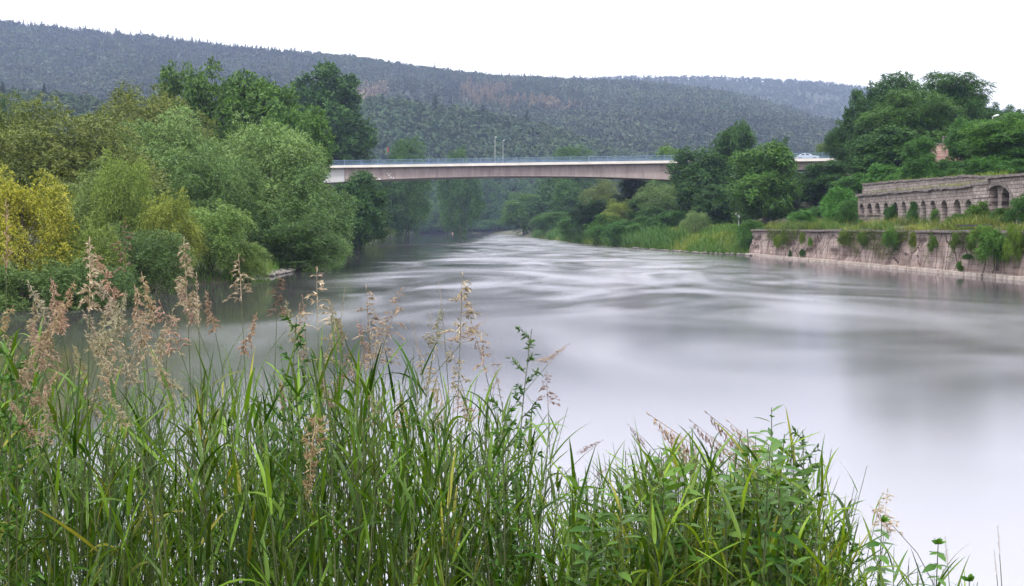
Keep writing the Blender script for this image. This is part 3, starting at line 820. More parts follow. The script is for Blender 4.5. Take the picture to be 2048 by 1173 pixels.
# railings
for v, far_side in ((0.02, False), (10.98, True)):
    rl = empty('railing', (0, 0, 0)); rl.parent = bridge
    mb = MB()
    for z, t in ((1.12, .07), (.14, .05), (.62, .03)):
        mb.box((65, v, DECK + z), (250, t, t))
    mb.build('rail', M['blue_rail'], rl)
    mb = MB(); x = -40
    while x < 150:
        mb.poly([(x, v, DECK + .16), (x + .038, v, DECK + .16), (x + .038, v, DECK + 1.09), (x, v, DECK + 1.09),
                 (x, v + .02, DECK + .16), (x + .038, v + .02, DECK + .16), (x + .038, v + .02, DECK + 1.09), (x, v + .02, DECK + 1.09)],
                [(0, 1, 2, 3), (5, 4, 7, 6), (4, 0, 3, 7), (1, 5, 6, 2)])
        x += .18
    mb.build('picket_panel', M['blue_rail'], rl)
    pm = None
    for k in range(48):
        if pm is None:
            q = MB(); q.box((0, 0, .6), (.09, .09, 1.2)); pm = q.mesh('post', M['blue_rail'])
        add('post', pm, rl, (-40 + 4 * k, v + (.06 if far_side else .06), DECK))
def on_bridge(px, v):
    """point of the bridge deck in column px, v metres behind the near edge"""
    d = Vector((math.cos(BA), math.sin(BA), 0)); nrm = Vector((-math.sin(BA), math.cos(BA), 0))
    b = BRO + nrm * v; k = (px - 1024) / F
    u = (k * b.y - b.x) / (d.x - k * d.y)
    return b + d * u
# poles on the bridge
p = on_bridge(777, .45)
t = empty('signal_pole', (p.x, p.y, DECK), BA)
tag(t, 'dark pole with a red box near its top on the bridge', 'pole')
mb = MB(); mb.tube([(0, 0, 0), (0, 0, 4.2)], [.1, .085], 8); mb.box((0, 0, .05), (.3, .3, .1)); mb.build('pole', M['dark_metal'], t)
mb = MB(); mb.box((-.12, -.14, 3.35), (.3, .16, 1.0)); mb.box((-.12, -.16, 3.88), (.36, .22, .06)); mb.build('signal_box', M['red_paint'], t)
for px, py, lab in ((990, 275, 'taller left one of two slim pale lamp posts on the bridge'), (1006, 282, 'shorter right one of two slim pale lamp posts on the bridge')):
    p = on_bridge(px, 10.3)
    h = EYE - (py - HOR) / F * p.y - DECK
    t = empty('street_lamp', (p.x, p.y, DECK), BA); tag(t, lab, 'street lamp', 'lamp posts on the bridge')
    mb = MB(); mb.tube([(0, 0, 0), (0, 0, h * .4), (0, 0, h)], [.06, .05, .035], 8); mb.box((0, 0, .05), (.3, .3, .1)); mb.build('pole', M['galv'], t)
    mb = MB(); mb.tube([(0, 0, h - .02), (0, .25, h + .12), (0, .75, h + .16)], [.05, .05, .04], 6); mb.box((0, .95, h + .16), (.26, .6, .12), .8); mb.build('lamp_head', M['galv'], t)

# car ------------------------------------------------------------------
M['car_paint'] = rough_mat('car_paint', (0.46, 0.52, 0.60), (0.50, 0.56, 0.64), 2, .3, 0)
M['glass'] = rough_mat('dark_glass', (0.02, 0.025, 0.03), (0.03, 0.035, 0.04), 2, .08, 0)
M['tyre'] = rough_mat('tyre_rubber', (0.015, 0.015, 0.015), (0.03, 0.03, 0.03), 6, .9, 0)
M['lamp_glass'] = rough_mat('lamp_lens', (0.6, 0.6, 0.58), (0.7, 0.7, 0.68), 2, .15, 0)
M['red_lens'] = rough_mat('red_lens', (0.35, 0.02, 0.02), (0.4, 0.03, 0.02), 2, .2, 0)
p = on_bridge(1614, 2.6)
car = empty('parked_car', (p.x, p.y, DECK - .19), BA)
tag(car, 'pale silver blue saloon car standing on the right end of the bridge', 'car')
prof = [(-2.40, .42), (-2.42, .78), (-2.28, .92), (-1.55, 1.0), (1.05, .98), (2.15, .82), (2.38, .70), (2.40, .40), (1.9, .30), (-1.9, .30)]
mb = MB(); hw = .86
k = len(prof); pts = [(x, -hw, z) for x, z in prof] + [(x, hw, z) for x, z in prof]
mb.poly(pts, [tuple(range(k)), tuple(reversed(range(k, 2 * k)))] + [((i + 1) % k, i, k + i, k + (i + 1) % k) for i in range(k)])
cabin = [(-1.72, .985, .84), (-1.05, 1.40, .66), (.10, 1.43, .66), (1.08, .97, .84)]
pts = [(x, -w, z) for x, z, w in cabin] + [(x, w, z) for x, z, w in cabin]
mb.poly(pts, [(0, 1, 2, 3), (7, 6, 5, 4), (1, 0, 4, 5), (2, 1, 5, 6), (3, 2, 6, 7)])
body = mb.build('body', M['car_paint'], car)
md = body.modifiers.new('bevel', 'BEVEL'); md.width = .06; md.segments = 2; md.limit_method = 'ANGLE'
def lerp3(a, b, f): return tuple(a[i] + (b[i] - a[i]) * f for i in range(3))
for sgn in (-1, 1):
    A, B, C_, D = [(x, sgn * (w + .012), z) for x, z, w in cabin]
    for f0, f1 in ((.10, .47), (.52, .90)):
        mb = MB()
        b0, b1 = lerp3(A, D, f0 * .93 + .02), lerp3(A, D, f1 * .93 + .01)
        t0, t1 = lerp3(B, C_, max(0, (f0 - .1) * 1.15 + .03)), lerp3(B, C_, min(1, (f1 - .1) * 1.2 + .02))
        q = [lerp3(b0, t0, .08), lerp3(b1, t1, .08), lerp3(b1, t1, .88), lerp3(b0, t0, .88)]
        q2 = [(a, b - sgn * .02, c) for a, b, c in q]
        mb.poly(q + q2, [(0, 1, 2, 3), (7, 6, 5, 4), (0, 4, 5, 1), (1, 5, 6, 2), (2, 6, 7, 3), (3, 7, 4, 0)])
        mb.build('side_window', M['glass'], car)
for i, j, nm in ((0, 1, 'rear_window'), (3, 2, 'windscreen')):
    a, b = cabin[i], cabin[j]; mb = MB()
    e = -.015 if i == 0 else .015
    def pt(f, s): return (a[0] + (b[0] - a[0]) * f + e, s * (a[2] + (b[2] - a[2]) * f - .08), a[1] + (b[1] - a[1]) * f + .012)
    q = [pt(.1, -1), pt(.1, 1), pt(.9, 1), pt(.9, -1)]; q2 = [(x - e, y, z - .02) for x, y, z in q]
    mb.poly(q + q2, [(0, 1, 2, 3), (7, 6, 5, 4), (0, 4, 5, 1), (1, 5, 6, 2), (2, 6, 7, 3), (3, 7, 4, 0)])
    mb.build(nm, M['glass'], car)
for x in (-1.42, 1.45):
    for s in (-1, 1):
        mb = MB(); mb.tube([(x, s * .68, .31), (x, s * .89, .31)], .31, 16); w = mb.build('wheel', M['tyre'], car)
        mb = MB(); mb.tube([(x, s * .86, .31), (x, s * .905, .31)], .19, 12); mb.build('rim', M['galv'], w)
for s in (-1, 1):
    mb = MB(); mb.box((2.385, s * .62, .64), (.06, .34, .13)); mb.build('headlight', M['lamp_glass'], car)
    mb = MB(); mb.box((-2.42, s * .62, .74), (.05, .36, .15)); mb.build('tail_light', M['red_lens'], car)
for x in (-2.41, 2.42):
    mb = MB(); mb.box((x, 0, .42), (.1, 1.7, .14)); mb.build('bumper', M['dark_metal'], car)

# ------------------------------------------------------------------ quay wall
def wall_mat():
    m, n, out = new_mat('quay_sandstone')
    tc = N(n, "ShaderNodeTexCoord")
    no = N(n, "ShaderNodeTexNoise", Scale=.35, Detail=8.0, Roughness=.7); n.links.new(tc.outputs["Object"], no.inputs["Vector"])
    r = ramp(n, [(.3, (.20, .15, .13)), (.5, (.32, .245, .22)), (.7, (.42, .345, .315))]); n.links.new(no.outputs["Fac"], r.inputs[0])
    # ashlar courses, faint
    mpb = N(n, "ShaderNodeMapping"); mpb.inputs["Rotation"].default_value = (math.radians(90), 0, 0); n.links.new(tc.outputs["Object"], mpb.inputs[0])
    br = N(n, "ShaderNodeTexBrick", Scale=1.0); br.inputs["Brick Width"].default_value = 1.3; br.inputs["Row Height"].default_value = .42
    br.inputs["Mortar Size"].default_value = .02; br.inputs["Color1"].default_value = (1, 1, 1, 1); br.inputs["Color2"].default_value = (.86, .84, .84, 1); br.inputs["Mortar"].default_value = (.45, .42, .40, 1)
    n.links.new(mpb.outputs[0], br.inputs["Vector"])
    mx = N(n, "ShaderNodeMix", data_type='RGBA', blend_type='MULTIPLY'); mx.inputs[0].default_value = .8
    n.links.new(r.outputs[0], mx.inputs[6]); n.links.new(br.outputs["Color"], mx.inputs[7])
    # run-down dirt, drawn out vertically
    mp = N(n, "ShaderNodeMapping"); mp.inputs["Scale"].default_value = (1.3, 1.3, .16); n.links.new(tc.outputs["Object"], mp.inputs[0])
    st = N(n, "ShaderNodeTexNoise", Scale=1.0, Detail=6.0, Roughness=.7); n.links.new(mp.outputs[0], st.inputs["Vector"])
    sr = ramp(n, [(.34, (.20, .17, .15)), (.42, (.62, .58, .56)), (.52, (1, 1, 1)), (.62, (1.05, 1.05, 1.05)), (.72, (1.45, 1.45, 1.5))]); n.links.new(st.outputs["Fac"], sr.inputs[0])
    mx2 = N(n, "ShaderNodeMix", data_type='RGBA', blend_type='MULTIPLY'); mx2.inputs[0].default_value = .9
    n.links.new(mx.outputs[2], mx2.inputs[6]); n.links.new(sr.outputs[0], mx2.inputs[7])
    # weathered grey upper courses
    sp = N(n, "ShaderNodeSeparateXYZ"); n.links.new(tc.outputs["Object"], sp.inputs[0])
    ma = N(n, "ShaderNodeMath", operation='MULTIPLY_ADD'); ma.inputs[1].default_value = 1.6
    n.links.new(st.outputs["Fac"], ma.inputs[0]); n.links.new(sp.outputs["Z"], ma.inputs[2])
    gr = N(n, "ShaderNodeMapRange"); gr.inputs["From Min"].default_value = 3.0; gr.inputs["From Max"].default_value = 4.1; n.links.new(ma.outputs[0], gr.inputs["Value"])
    mx3 = N(n, "ShaderNodeMix", data_type='RGBA'); mx3.inputs[7].default_value = (.125, .10, .088, 1)
    gm = N(n, "ShaderNodeMath", operation='MULTIPLY'); gm.inputs[1].default_value = .8; n.links.new(gr.outputs[0], gm.inputs[0])
    n.links.new(gm.outputs[0], mx3.inputs[0]); n.links.new(mx2.outputs[2], mx3.inputs[6])
    # cracks: broken lines, mostly upright
    mpc = N(n, "ShaderNodeMapping"); mpc.inputs["Scale"].default_value = (.62, .62, .34); n.links.new(tc.outputs["Object"], mpc.inputs[0])
    cw = N(n, "ShaderNodeVectorMath", operation='MULTIPLY_ADD'); cw.inputs[1].default_value = (.5, .5, .5)
    n.links.new(no.outputs["Color"], cw.inputs[0]); n.links.new(mpc.outputs[0], cw.inputs[2])
    vo = N(n, "ShaderNodeTexVoronoi", feature='DISTANCE_TO_EDGE', Scale=1.0); n.links.new(cw.outputs[0], vo.inputs["Vector"])
    cr_ = ramp(n, [(.0, (.16, .13, .12)), (.022, (.25, .2, .18)), (.04, (1, 1, 1))]); n.links.new(vo.outputs["Distance"], cr_.inputs[0])
    cs = ramp(n, [(.42, (0, 0, 0)), (.52, (1, 1, 1))]); n.links.new(st.outputs["Fac"], cs.inputs[0])
    mx4 = N(n, "ShaderNodeMix", data_type='RGBA', blend_type='MULTIPLY'); n.links.new(cs.outputs[0], mx4.inputs[0])
    n.links.new(mx3.outputs[2], mx4.inputs[6]); n.links.new(cr_.outputs[0], mx4.inputs[7])
    b = N(n, "ShaderNodeBsdfPrincipled", Roughness=.92); n.links.new(mx4.outputs[2], b.inputs["Base Color"])
    bp = N(n, "ShaderNodeBump", Strength=.6, Distance=.06); n.links.new(no.outputs["Fac"], bp.inputs["Height"]); n.links.new(bp.outputs[0], b.inputs["Normal"])
    n.links.new(b.outputs[0], out.inputs["Surface"])
    return m
M['quay'] = wall_mat()
def masonry(name, a, b, c, bw, rh, mortar=(.10, .085, .075)):
    m, n, out = new_mat(name)
    tc = N(n, "ShaderNodeTexCoord")
    no = N(n, "ShaderNodeTexNoise", Scale=1.6, Detail=8.0, Roughness=.75); n.links.new(tc.outputs["Object"], no.inputs["Vector"])
    r = ramp(n, [(.32, a), (.5, b), (.7, c)]); n.links.new(no.outputs["Fac"], r.inputs[0])
    mpb = N(n, "ShaderNodeMapping"); mpb.inputs["Rotation"].default_value = (math.radians(90), 0, 0); n.links.new(tc.outputs["Object"], mpb.inputs[0])
    wob = N(n, "ShaderNodeTexNoise", Scale=3.0, Detail=3.0); n.links.new(mpb.outputs[0], wob.inputs["Vector"])
    va = N(n, "ShaderNodeVectorMath", operation='MULTIPLY_ADD'); va.inputs[1].default_value = (.12, .12, .12)
    n.links.new(wob.outputs["Color"], va.inputs[0]); n.links.new(mpb.outputs[0], va.inputs[2])
    br = N(n, "ShaderNodeTexBrick", Scale=1.0); br.inputs["Brick Width"].default_value = bw; br.inputs["Row Height"].default_value = rh
    br.inputs["Mortar Size"].default_value = .025; br.inputs["Mortar Smooth"].default_value = .4
    br.inputs["Color1"].default_value = (1, 1, 1, 1); br.inputs["Color2"].default_value = (.62, .58, .56, 1); br.inputs["Mortar"].default_value = (*mortar, 1)
    n.links.new(va.outputs[0], br.inputs["Vector"])
    mx = N(n, "ShaderNodeMix", data_type='RGBA', blend_type='MULTIPLY'); mx.inputs[0].default_value = .85
    n.links.new(r.outputs[0], mx.inputs[6]); n.links.new(br.outputs["Color"], mx.inputs[7])
    b_ = N(n, "ShaderNodeBsdfPrincipled", Roughness=.95); n.links.new(mx.outputs[2], b_.inputs["Base Color"])
    ad = N(n, "ShaderNodeMath", operation='MULTIPLY_ADD'); ad.inputs[1].default_value = -1.0
    n.links.new(br.outputs["Fac"], ad.inputs[0]); n.links.new(no.outputs["Fac"], ad.inputs[2])
    bp = N(n, "ShaderNodeBump", Strength=.7, Distance=.06); n.links.new(ad.outputs[0], bp.inputs["Height"]); n.links.new(bp.outputs[0], b_.inputs["Normal"])
    n.links.new(b_.outputs[0], out.inputs["Surface"])
    return m
M['ruin'] = masonry('ruin_masonry', (.20, .165, .15), (.40, .335, .305), (.56, .48, .445), .62, .32)
M['ruin_shaded'] = masonry('shaded_masonry', (.04, .034, .03), (.07, .058, .053), (.11, .095, .085), .7, .3)  # darker masonry for rear walls: shade inside the arches put into the colour
M['ledge'] = rough_mat('footing_stone', (.30, .24, .20), (.55, .47, .42), 2.2, .9, .4)
M['coping'] = rough_mat('coping_stone', (.13, .11, .10), (.25, .21, .195), 2.5, .95, .4)

# local frame: X along the wall downstream, Y into the bank, Z up
QA = Vector((wall_x(131.5), 131.5, 0)); QB = Vector((wall_x(10), 10, 0))
QL = (QB - QA).length; qang = math.atan2((QB - QA).y, (QB - QA).x)
quay = empty('quay_wall', (QA.x, QA.y, 0), qang)
tag(quay, 'old reddish sandstone quay wall with cracks and weeds along the right waterline', 'wall')
rng = np.random.default_rng(5)
us = np.arange(0, QL, .32); zs = np.linspace(-1.2, 3.22, 24)
U, Z = np.meshgrid(us, zs)
batter = np.clip(Z / 3.3, 0, 1) * .5
disp = (fbm(U * .5, Z * .9, 8, 4) - .5) * .16 + (fbm(U * 2.2, Z * 2.2, 12, 2) - .5) * .06
# vertical joints and broken patches
for c0 in (9.5, 24.4, 35.2, 43.7, 57.0, 70.0):
    disp += .4 * np.exp(-((U - c0 - .5 * (fbm(Z * .9, Z * 0, int(c0)) - .5)) / .16) ** 2)
disp += .3 * sstep(.56, .64, fbm(U * .55, Z * 1.0, 40, 3)) * sstep(.2, .8, Z) * (1 - sstep(2.3, 2.9, Z))
V = batter + disp + .12
i = np.arange(U.size).reshape(U.shape)
fq = np.stack([i[:-1, :-1], i[:-1, 1:], i[1:, 1:], i[1:, :-1]], -1).reshape(-1, 4)
vq = np.stack([U, V, Z], -1).reshape(-1, 3)
nb = len(vq)                                                  # close the slab: back face, top and end
back = vq.copy(); back[:, 1] = 3.2
top_f = np.stack([i[-1, :-1], i[-1, 1:], i[-1, 1:] + nb, i[-1, :-1] + nb], -1)
end_f = np.stack([i[:-1, 0], i[1:, 0], i[1:, 0] + nb, i[:-1, 0] + nb], -1)
end_g = np.stack([i[1:, -1], i[:-1, -1], i[:-1, -1] + nb, i[1:, -1] + nb], -1)
add('wall_face', np_mesh('wall_face', np.concatenate([vq, back]), np.concatenate([fq, fq[:, ::-1] + nb, top_f, end_f, end_g]), M['quay'], True), quay)
mb = MB(); u = 0.0; rr = random.Random(4)
while u < QL:
    w = rr.uniform(.9, 1.9)
    if rr.random() > .06:
        mb.box((u + w / 2, .75 + rr.uniform(-.06, .06), 3.30 + rr.uniform(-.03, .03)), (w - .05, .7, .2))
    u += w
mb.build('coping', M['coping'], quay)
mb = MB(); u = 0.0
while u < QL:
    w = rr.uniform(.7, 1.7)
    mb.box((u + w / 2, .02 + rr.uniform(-.05, .05), -.14 + rr.uniform(-.03, .03)), (w - (.05 if rr.random() < .8 else .2), .75, .84), .93)
    u += w
mb.build('footing', M['ledge'], quay)
def on_wall(px, py, off=0.0):
    """point on the wall face seen at a pixel"""
    k = (px - 1024) / F
    y = (31 + 131 * .0603) / (k + .0603)
    return (k * y + off, y, EYE - (py - HOR) / F * y)
# ------------------------------------------------------------------ ruined arcade: built in a frame with X downstream (towards the camera), Y into the bank
AX = 40.8; AY0 = 119.0
ruin = empty('ruined_arcade', (AX, AY0, 0), math.radians(-90))
tag(ruin, 'long grey stone ruin with a row of small round arches above the quay', 'ruin')
def col_u(px, v=0.0):
    """distance along the ruin of photo column px on the plane v metres behind its front"""
    return AY0 - (AX + v) * F / (px - 1024)
def arch_wall(name, u0, u1, v0, thick, z0, top_fn, arches, mat, parent):
    """wall between u0 and u1 pierced by round arches (ua, ub, sill, crown)"""
    mb = MB(); pts = []; faces = []
    def strip(lo, hi):      # two polylines of (u, z) with the same u's
        n_ = len(lo)
        f = [(u, v0, z) for u, z in lo] + [(u, v0, z) for u, z in hi]
        b = [(u, v0 + thick, z) for u, z in lo] + [(u, v0 + thick, z) for u, z in hi]
        base = 2 * n_
        fs = []
        for j in range(n_ - 1):
            fs.append((j, j + 1, n_ + j + 1, n_ + j))
            fs.append((base + j + 1, base + j, base + n_ + j, base + n_ + j + 1))
            fs.append((n_ + j, n_ + j + 1, base + n_ + j + 1, base + n_ + j))
            fs.append((j + 1, j, base + j, base + j + 1))
        fs.append((0, n_, base + n_, base)); fs.append((n_ - 1, base + n_ - 1, base + 2 * n_ - 1, 2 * n_ - 1))
        mb.poly(f + b, fs)
    cur = u0
    for ua, ub, sill, crown in arches:
        xs = np.linspace(cur, ua, 4)
        strip([(x, z0) for x in xs], [(x, top_fn(x)) for x in xs])
        a = (ub - ua) / 2; spring = crown - a
        th = np.linspace(math.pi, 0, 13)
        lo = [(ua + a + a * math.cos(t), spring + a * math.sin(t)) for t in th]
        strip(lo, [(x, top_fn(x)) for x, z in lo])
        if sill > z0: strip([(ua, z0), (ub, z0)], [(ua, sill), (ub, sill)])
        cur = ub
    xs = np.linspace(cur, u1, 4)
    strip([(x, z0) for x in xs], [(x, top_fn(x)) for x in xs])
    return mb.build(name, mat, parent)
AP = [(1719.5, 1728.5, 430, 407.5), (1735, 1744.5, 430, 406.5), (1750.5, 1760.5, 430, 406), (1768, 1777.5, 0, 405), (1786.5, 1796, 0, 404.5), (1803.5, 1812.5, 0, 403.5),
      (1822, 1832, 0, 403), (1842, 1852.5, 0, 402), (1861.5, 1871.5, 0, 401.5), (1883, 1895, 0, 401), (1908, 1921.5, 0, 399), (1931, 1944.5, 0, 399)]
arches = []
for a, b, s_, c in AP:
    ua, ub = col_u(a), col_u(b); y = AY0 - (ua + ub) / 2
    zz = EYE - (c - HOR) / F * y
    arches.append((ua, ub, (EYE - (s_ - HOR) / F * y) if s_ else 3.5, zz))
ua0, ub0 = col_u(1716), col_u(1946)
topf = lambda u: 7.30 - .06 * math.sin(u * 1.3) * math.sin(u * .37) - .10 * (u / 31)
arch_wall('front_wall', ua0, ub0, 0, .75, 3.4, topf, arches, M['ruin'], ruin)
mb = MB(); u = ua0 - .2; rr = random.Random(8)
while u < ub0 - .2:
    w = min(rr.uniform(.45, .9), ub0 + .05 - u)
    mb.box((u + w / 2, .28 + rr.uniform(-.03, .03), topf(u) + .12 + rr.uniform(-.05, .06)), (w - .03, 1.1, .26)); u += w
mb.build('coping', M['coping'], ruin)
for ua, ub, sl, cr in arches:                               # ring of voussoirs round each arch
    mb = MB()
    a = (ub - ua) / 2; sp_ = cr - a
    for j in range(9):
        t0 = math.pi * (j + .06) / 9; t1 = math.pi * (j + .94) / 9
        q = [(ua + a + r_ * math.cos(t), v, sp_ + r_ * math.sin(t)) for v in (-.05, .02) for r_, t in ((a * 1.0, t0), (a * 1.0, t1), (a + .24, t1), (a + .24, t0))]
        mb.poly(q, [(0, 1, 2, 3), (7, 6, 5, 4), (0, 4, 5, 1), (1, 5, 6, 2), (2, 6, 7, 3), (3, 7, 4, 0)])
    mb.build('arch_ring', M['ruin'], ruin)
mb = MB()                                                    # impost ledge under the first arches
for j in range(3):
    ua, ub, sl, cr = arches[j]; mb.box(((ua + ub) / 2, -.06, sl + .04), (ub - ua + .5, .3, .14))
mb.build('sill', M['ruin'], ruin)
mb = MB(); mb.box(((ua0 + ub0) / 2, 3.3, 5.3), (ub0 - ua0 + .3, .5, 3.7)); mb.build('rear_wall', M['ruin_shaded'], ruin)
mb = MB(); mb.box(((ua0 + ub0) / 2, 1.9, 7.08), (ub0 - ua0 + .2, 2.3, .3)); mb.build('vault_roof', M['soil'], ruin)
# upper wall set back, stepping up towards the camera
uu0 = col_u(1725, 2.7); uu1 = col_u(1925, 2.7)
def upper_top(u):
    f = (u - uu0) / (uu1 - uu0); return 9.05 - .45 * f + .05 * math.sin(u * 2.1) - .17
us_ = np.arange(uu0, uu1 + 6.5, .5)
mb = MB(); n_ = len(us_)
pts = [(u, 2.7, 6.6) for u in us_] + [(u, 2.7, upper_top(min(u, uu1)) - .06 * max(0, u - uu1) + .04 * math.sin(u * 5)) for u in us_]
pts += [(x, y + .8, z) for x, y, z in pts]
fs = []
for j in range(n_ - 1):
    fs += [(j, j + 1, n_ + j + 1, n_ + j), (2 * n_ + j + 1, 2 * n_ + j, 3 * n_ + j, 3 * n_ + j + 1), (n_ + j, n_ + j + 1, 3 * n_ + j + 1, 3 * n_ + j)]
fs += [(0, n_, 3 * n_, 2 * n_), (n_ - 1, 3 * n_ - 1, 4 * n_ - 1, 2 * n_ - 1)]
mb.poly(pts, fs); mb.build('upper_wall', M['ruin'], ruin)
mb = MB(); u = uu0 - .1
while u < uu1 + 6:
    w = rr.uniform(.5, 1.0); mb.box((u + w / 2, 3.08, upper_top(min(u, uu1)) - .06 * max(0, u - uu1) + .1 + rr.uniform(-.03, .05)), (w - .03, 1.0, .18)); u += w
mb.build('upper_coping', M['coping'], ruin)
# buttress block and the tall arches under a wide relieving arch
ub1 = col_u(1978, -.1)
mb = MB(); z = 3.4
for q in range(7):
    h = .56; mb.box(((ub0 + ub1) / 2 + .05, .45 + rr.uniform(-.03, .03), z + h / 2), (ub1 - ub0 - .05 + rr.uniform(-.04, .04), 1.1, h - .02)); z += h
mb.build('buttress', M['ruin'], ruin)
mb = MB(); mb.box(((ub0 + ub1) / 2 + .05, .5, z + .14), (ub1 - ub0 + .15, 1.35, .27)); mb.build('coping', M['coping'], ruin)
big = []
for a, b, c in ((1984, 1995.5, 375.5), (2003.5, 2018.5, 375)):
    ua, ub = col_u(a, .35), col_u(b, .35); y = AY0 - (ua + ub) / 2
    big.append((ua, ub, 3.5, EYE - (c - HOR) / F * y))
arch_wall('tall_arch_wall', ub1 + .02, ub1 + 16, .35, .7, 3.4, lambda u: 7.5, big, M['ruin'], ruin)
mb = MB(); mb.box((ub1 + 8, 3.2, 5.2), (17, .5, 4)); mb.build('rear_wall', M['ruin_shaded'], ruin)
mb = MB(); mb.box((ub1 + 8, 2.0, 7.6), (17, 2.0, .3)); mb.build('vault_roof', M['soil'], ruin)
# wide relieving arch standing proud of that wall, masonry above it up to the upper wall's top
cu = col_u(1996, 0); ra = col_u(2031, 0) - cu; zs_ = 4.9; rz = (EYE - (371 - HOR) / F * (AY0 - cu)) - zs_; t_end = math.pi * .70
lo = [(cu + ra * math.cos(t), zs_ + rz * math.sin(t)) for t in np.linspace(t_end, 0, 22)]
mb = MB(); m_ = len(lo)
f = [(u, -.05, z) for u, z in lo] + [(u, -.05, 7.75) for u, z in lo]
b = [(x, .32, z) for x, y, z in f]
fs = []
for j in range(m_ - 1):
    fs += [(j, j + 1, m_ + j + 1, m_ + j), (j + 1, j, 2 * m_ + j, 2 * m_ + j + 1), (m_ + j, m_ + j + 1, 3 * m_ + j + 1, 3 * m_ + j), (2 * m_ + j + 1, 2 * m_ + j, 3 * m_ + j, 3 * m_ + j + 1)]
fs += [(0, m_, 3 * m_, 2 * m_)]
mb.poly(f + b, fs)
mb.box((cu + ra + 5.01, .135, 5.57), (10, .37, 4.36)); mb.build('relieving_arch', M['ruin'], ruin)
mb = MB(); u = lo[0][0]
while u < cu + ra + 10:
    w = rr.uniform(.5, 1.0); mb.box((u + w / 2, .2, 7.86 + rr.uniform(-.03, .04)), (w - .03, 1.0, .2)); u += w
mb.build('coping', M['coping'], ruin)
mb = MB()
for j in range(15):
    t0 = t_end * (j + .05) / 15; t1 = t_end * (j + .95) / 15
    q = [(cu + (ra + e) * math.cos(t), v, zs_ + (rz + e) * math.sin(t)) for v in (-.12, -.03) for e, t in ((0, t0), (0, t1), (.26, t1), (.26, t0))]
    mb.poly(q, [(0, 1, 2, 3), (7, 6, 5, 4), (0, 4, 5, 1), (1, 5, 6, 2), (2, 6, 7, 3), (3, 7, 4, 0)])
mb.build('arch_ring', M['coping'], ruin)

# ------------------------------------------------------------------ brick ruin on the hill, far house, signs, lamp, rails
M['brick'] = masonry('pale_brick', (.36, .22, .18), (.52, .34, .29), (.62, .44, .38), .5, .16, (.6, .5, .45))
p = P(1884, 310, 124)
hz_ = gz(p[0], p[1])
t = empty('brick_tower', (p[0], p[1], hz_), math.radians(28)); tag(t, 'pale reddish brick tower stump with a fence on top between the hill trees', 'building')
H_ = EYE + (HOR - 291) / F * 124 - hz_
mb = MB()
mb.box((-1.3, 0, H_ / 2), (.9, 3.2, H_)); mb.box((1.3, 0, H_ / 2), (.9, 3.2, H_)); mb.box((0, 0, (H_ - 1.5) / 2), (1.7, 3.2, H_ - 1.5)); mb.box((0, 0, H_ - .2), (1.7, 3.2, .4)); mb.box((0, .6, H_ - .95), (1.7, 1.5, 1.1))
mb.build('wall', M['brick'], t)
mb = MB(); mb.box((0, 0, H_ + .05), (3.7, 3.4, .12)); mb.build('cornice', M['coping'], t)
mb = MB()
for x in (-1.7, -.6, .6, 1.7): mb.box((x, -1.5, H_ + .5), (.08, .08, .85))
for z in (.35, .6, .88): mb.box((0, -1.52, H_ + z), (3.6, .05, .07))
mb.build('fence_rail', M['coping'], t)

p = P(1001, 380, 700)
t = empty('pale_house', (p[0], p[1], 2.2), .3); t.scale = (.62, .62, 1); tag(t, 'small pale pink house gable glimpsed between the trees at the far bend', 'house')
M['house_wall'] = rough_mat('house_plaster', (.55, .42, .40), (.62, .50, .48), 1, .9, 0)
M['roof_tile'] = rough_mat('roof_tile', (.20, .11, .09), (.28, .16, .13), 3, .9, .2)
hh = EYE + (HOR - 374) / F * 700 - 2.2
mb = MB(); mb.poly([(-5, -4, 0), (5, -4, 0), (5, 4, 0), (-5, 4, 0), (-5, -4, hh - 3), (5, -4, hh - 3), (5, 4, hh - 3), (-5, 4, hh - 3), (0, -4, hh), (0, 4, hh)],
    [(0, 1, 5, 8, 4), (2, 3, 7, 9, 6), (1, 2, 6, 5), (3, 0, 4, 7)]); mb.build('wall', M['house_wall'], t)
mb = MB()
for s in (-1, 1):
    q = [(s * 5.4, -4.4, hh - 3.25), (s * 5.4, 4.4, hh - 3.25), (0, 4.4, hh + .05), (0, -4.4, hh + .05)]
    mb.poly(q + [(x, y, z + .25) for x, y, z in q], [(0, 1, 2, 3), (7, 6, 5, 4), (0, 4, 5, 1), (1, 5, 6, 2), (2, 6, 7, 3), (3, 7, 4, 0)])
mb.build('roof', M['roof_tile'], t)
for x in (-2, 2):
    mb = MB(); mb.box((x, -4.02, hh - 4.5), (1.1, .08, 1.3)); mb.build('window', M['glass'], t)

p = P(1476, 446, 152)
zg = gz(p[0], p[1])
t = empty('board_sign', (p[0], p[1], zg), .15); t.scale = (1.18, 1.18, 1); tag(t, 'small white board sign on a post before the dark right bank trees', 'sign')
zc = EYE + (HOR - 429.5) / F * 152 - zg
mb = MB(); mb.tube([(.12, .05, -.2), (.12, .05, zc + .3)], .05, 8); mb.build('post', M['galv'], t)
mb = MB(); mb.box((-.06, 0, zc), (.62, .04, .86)); o = mb.build('board', M['white_paint'], t); md = o.modifiers.new('bevel', 'BEVEL'); md.width = .012
mb = MB(); mb.box((.42, .02, zc + .1), (.22, .03, .3)); mb.build('small_plate', M['galv'], t)

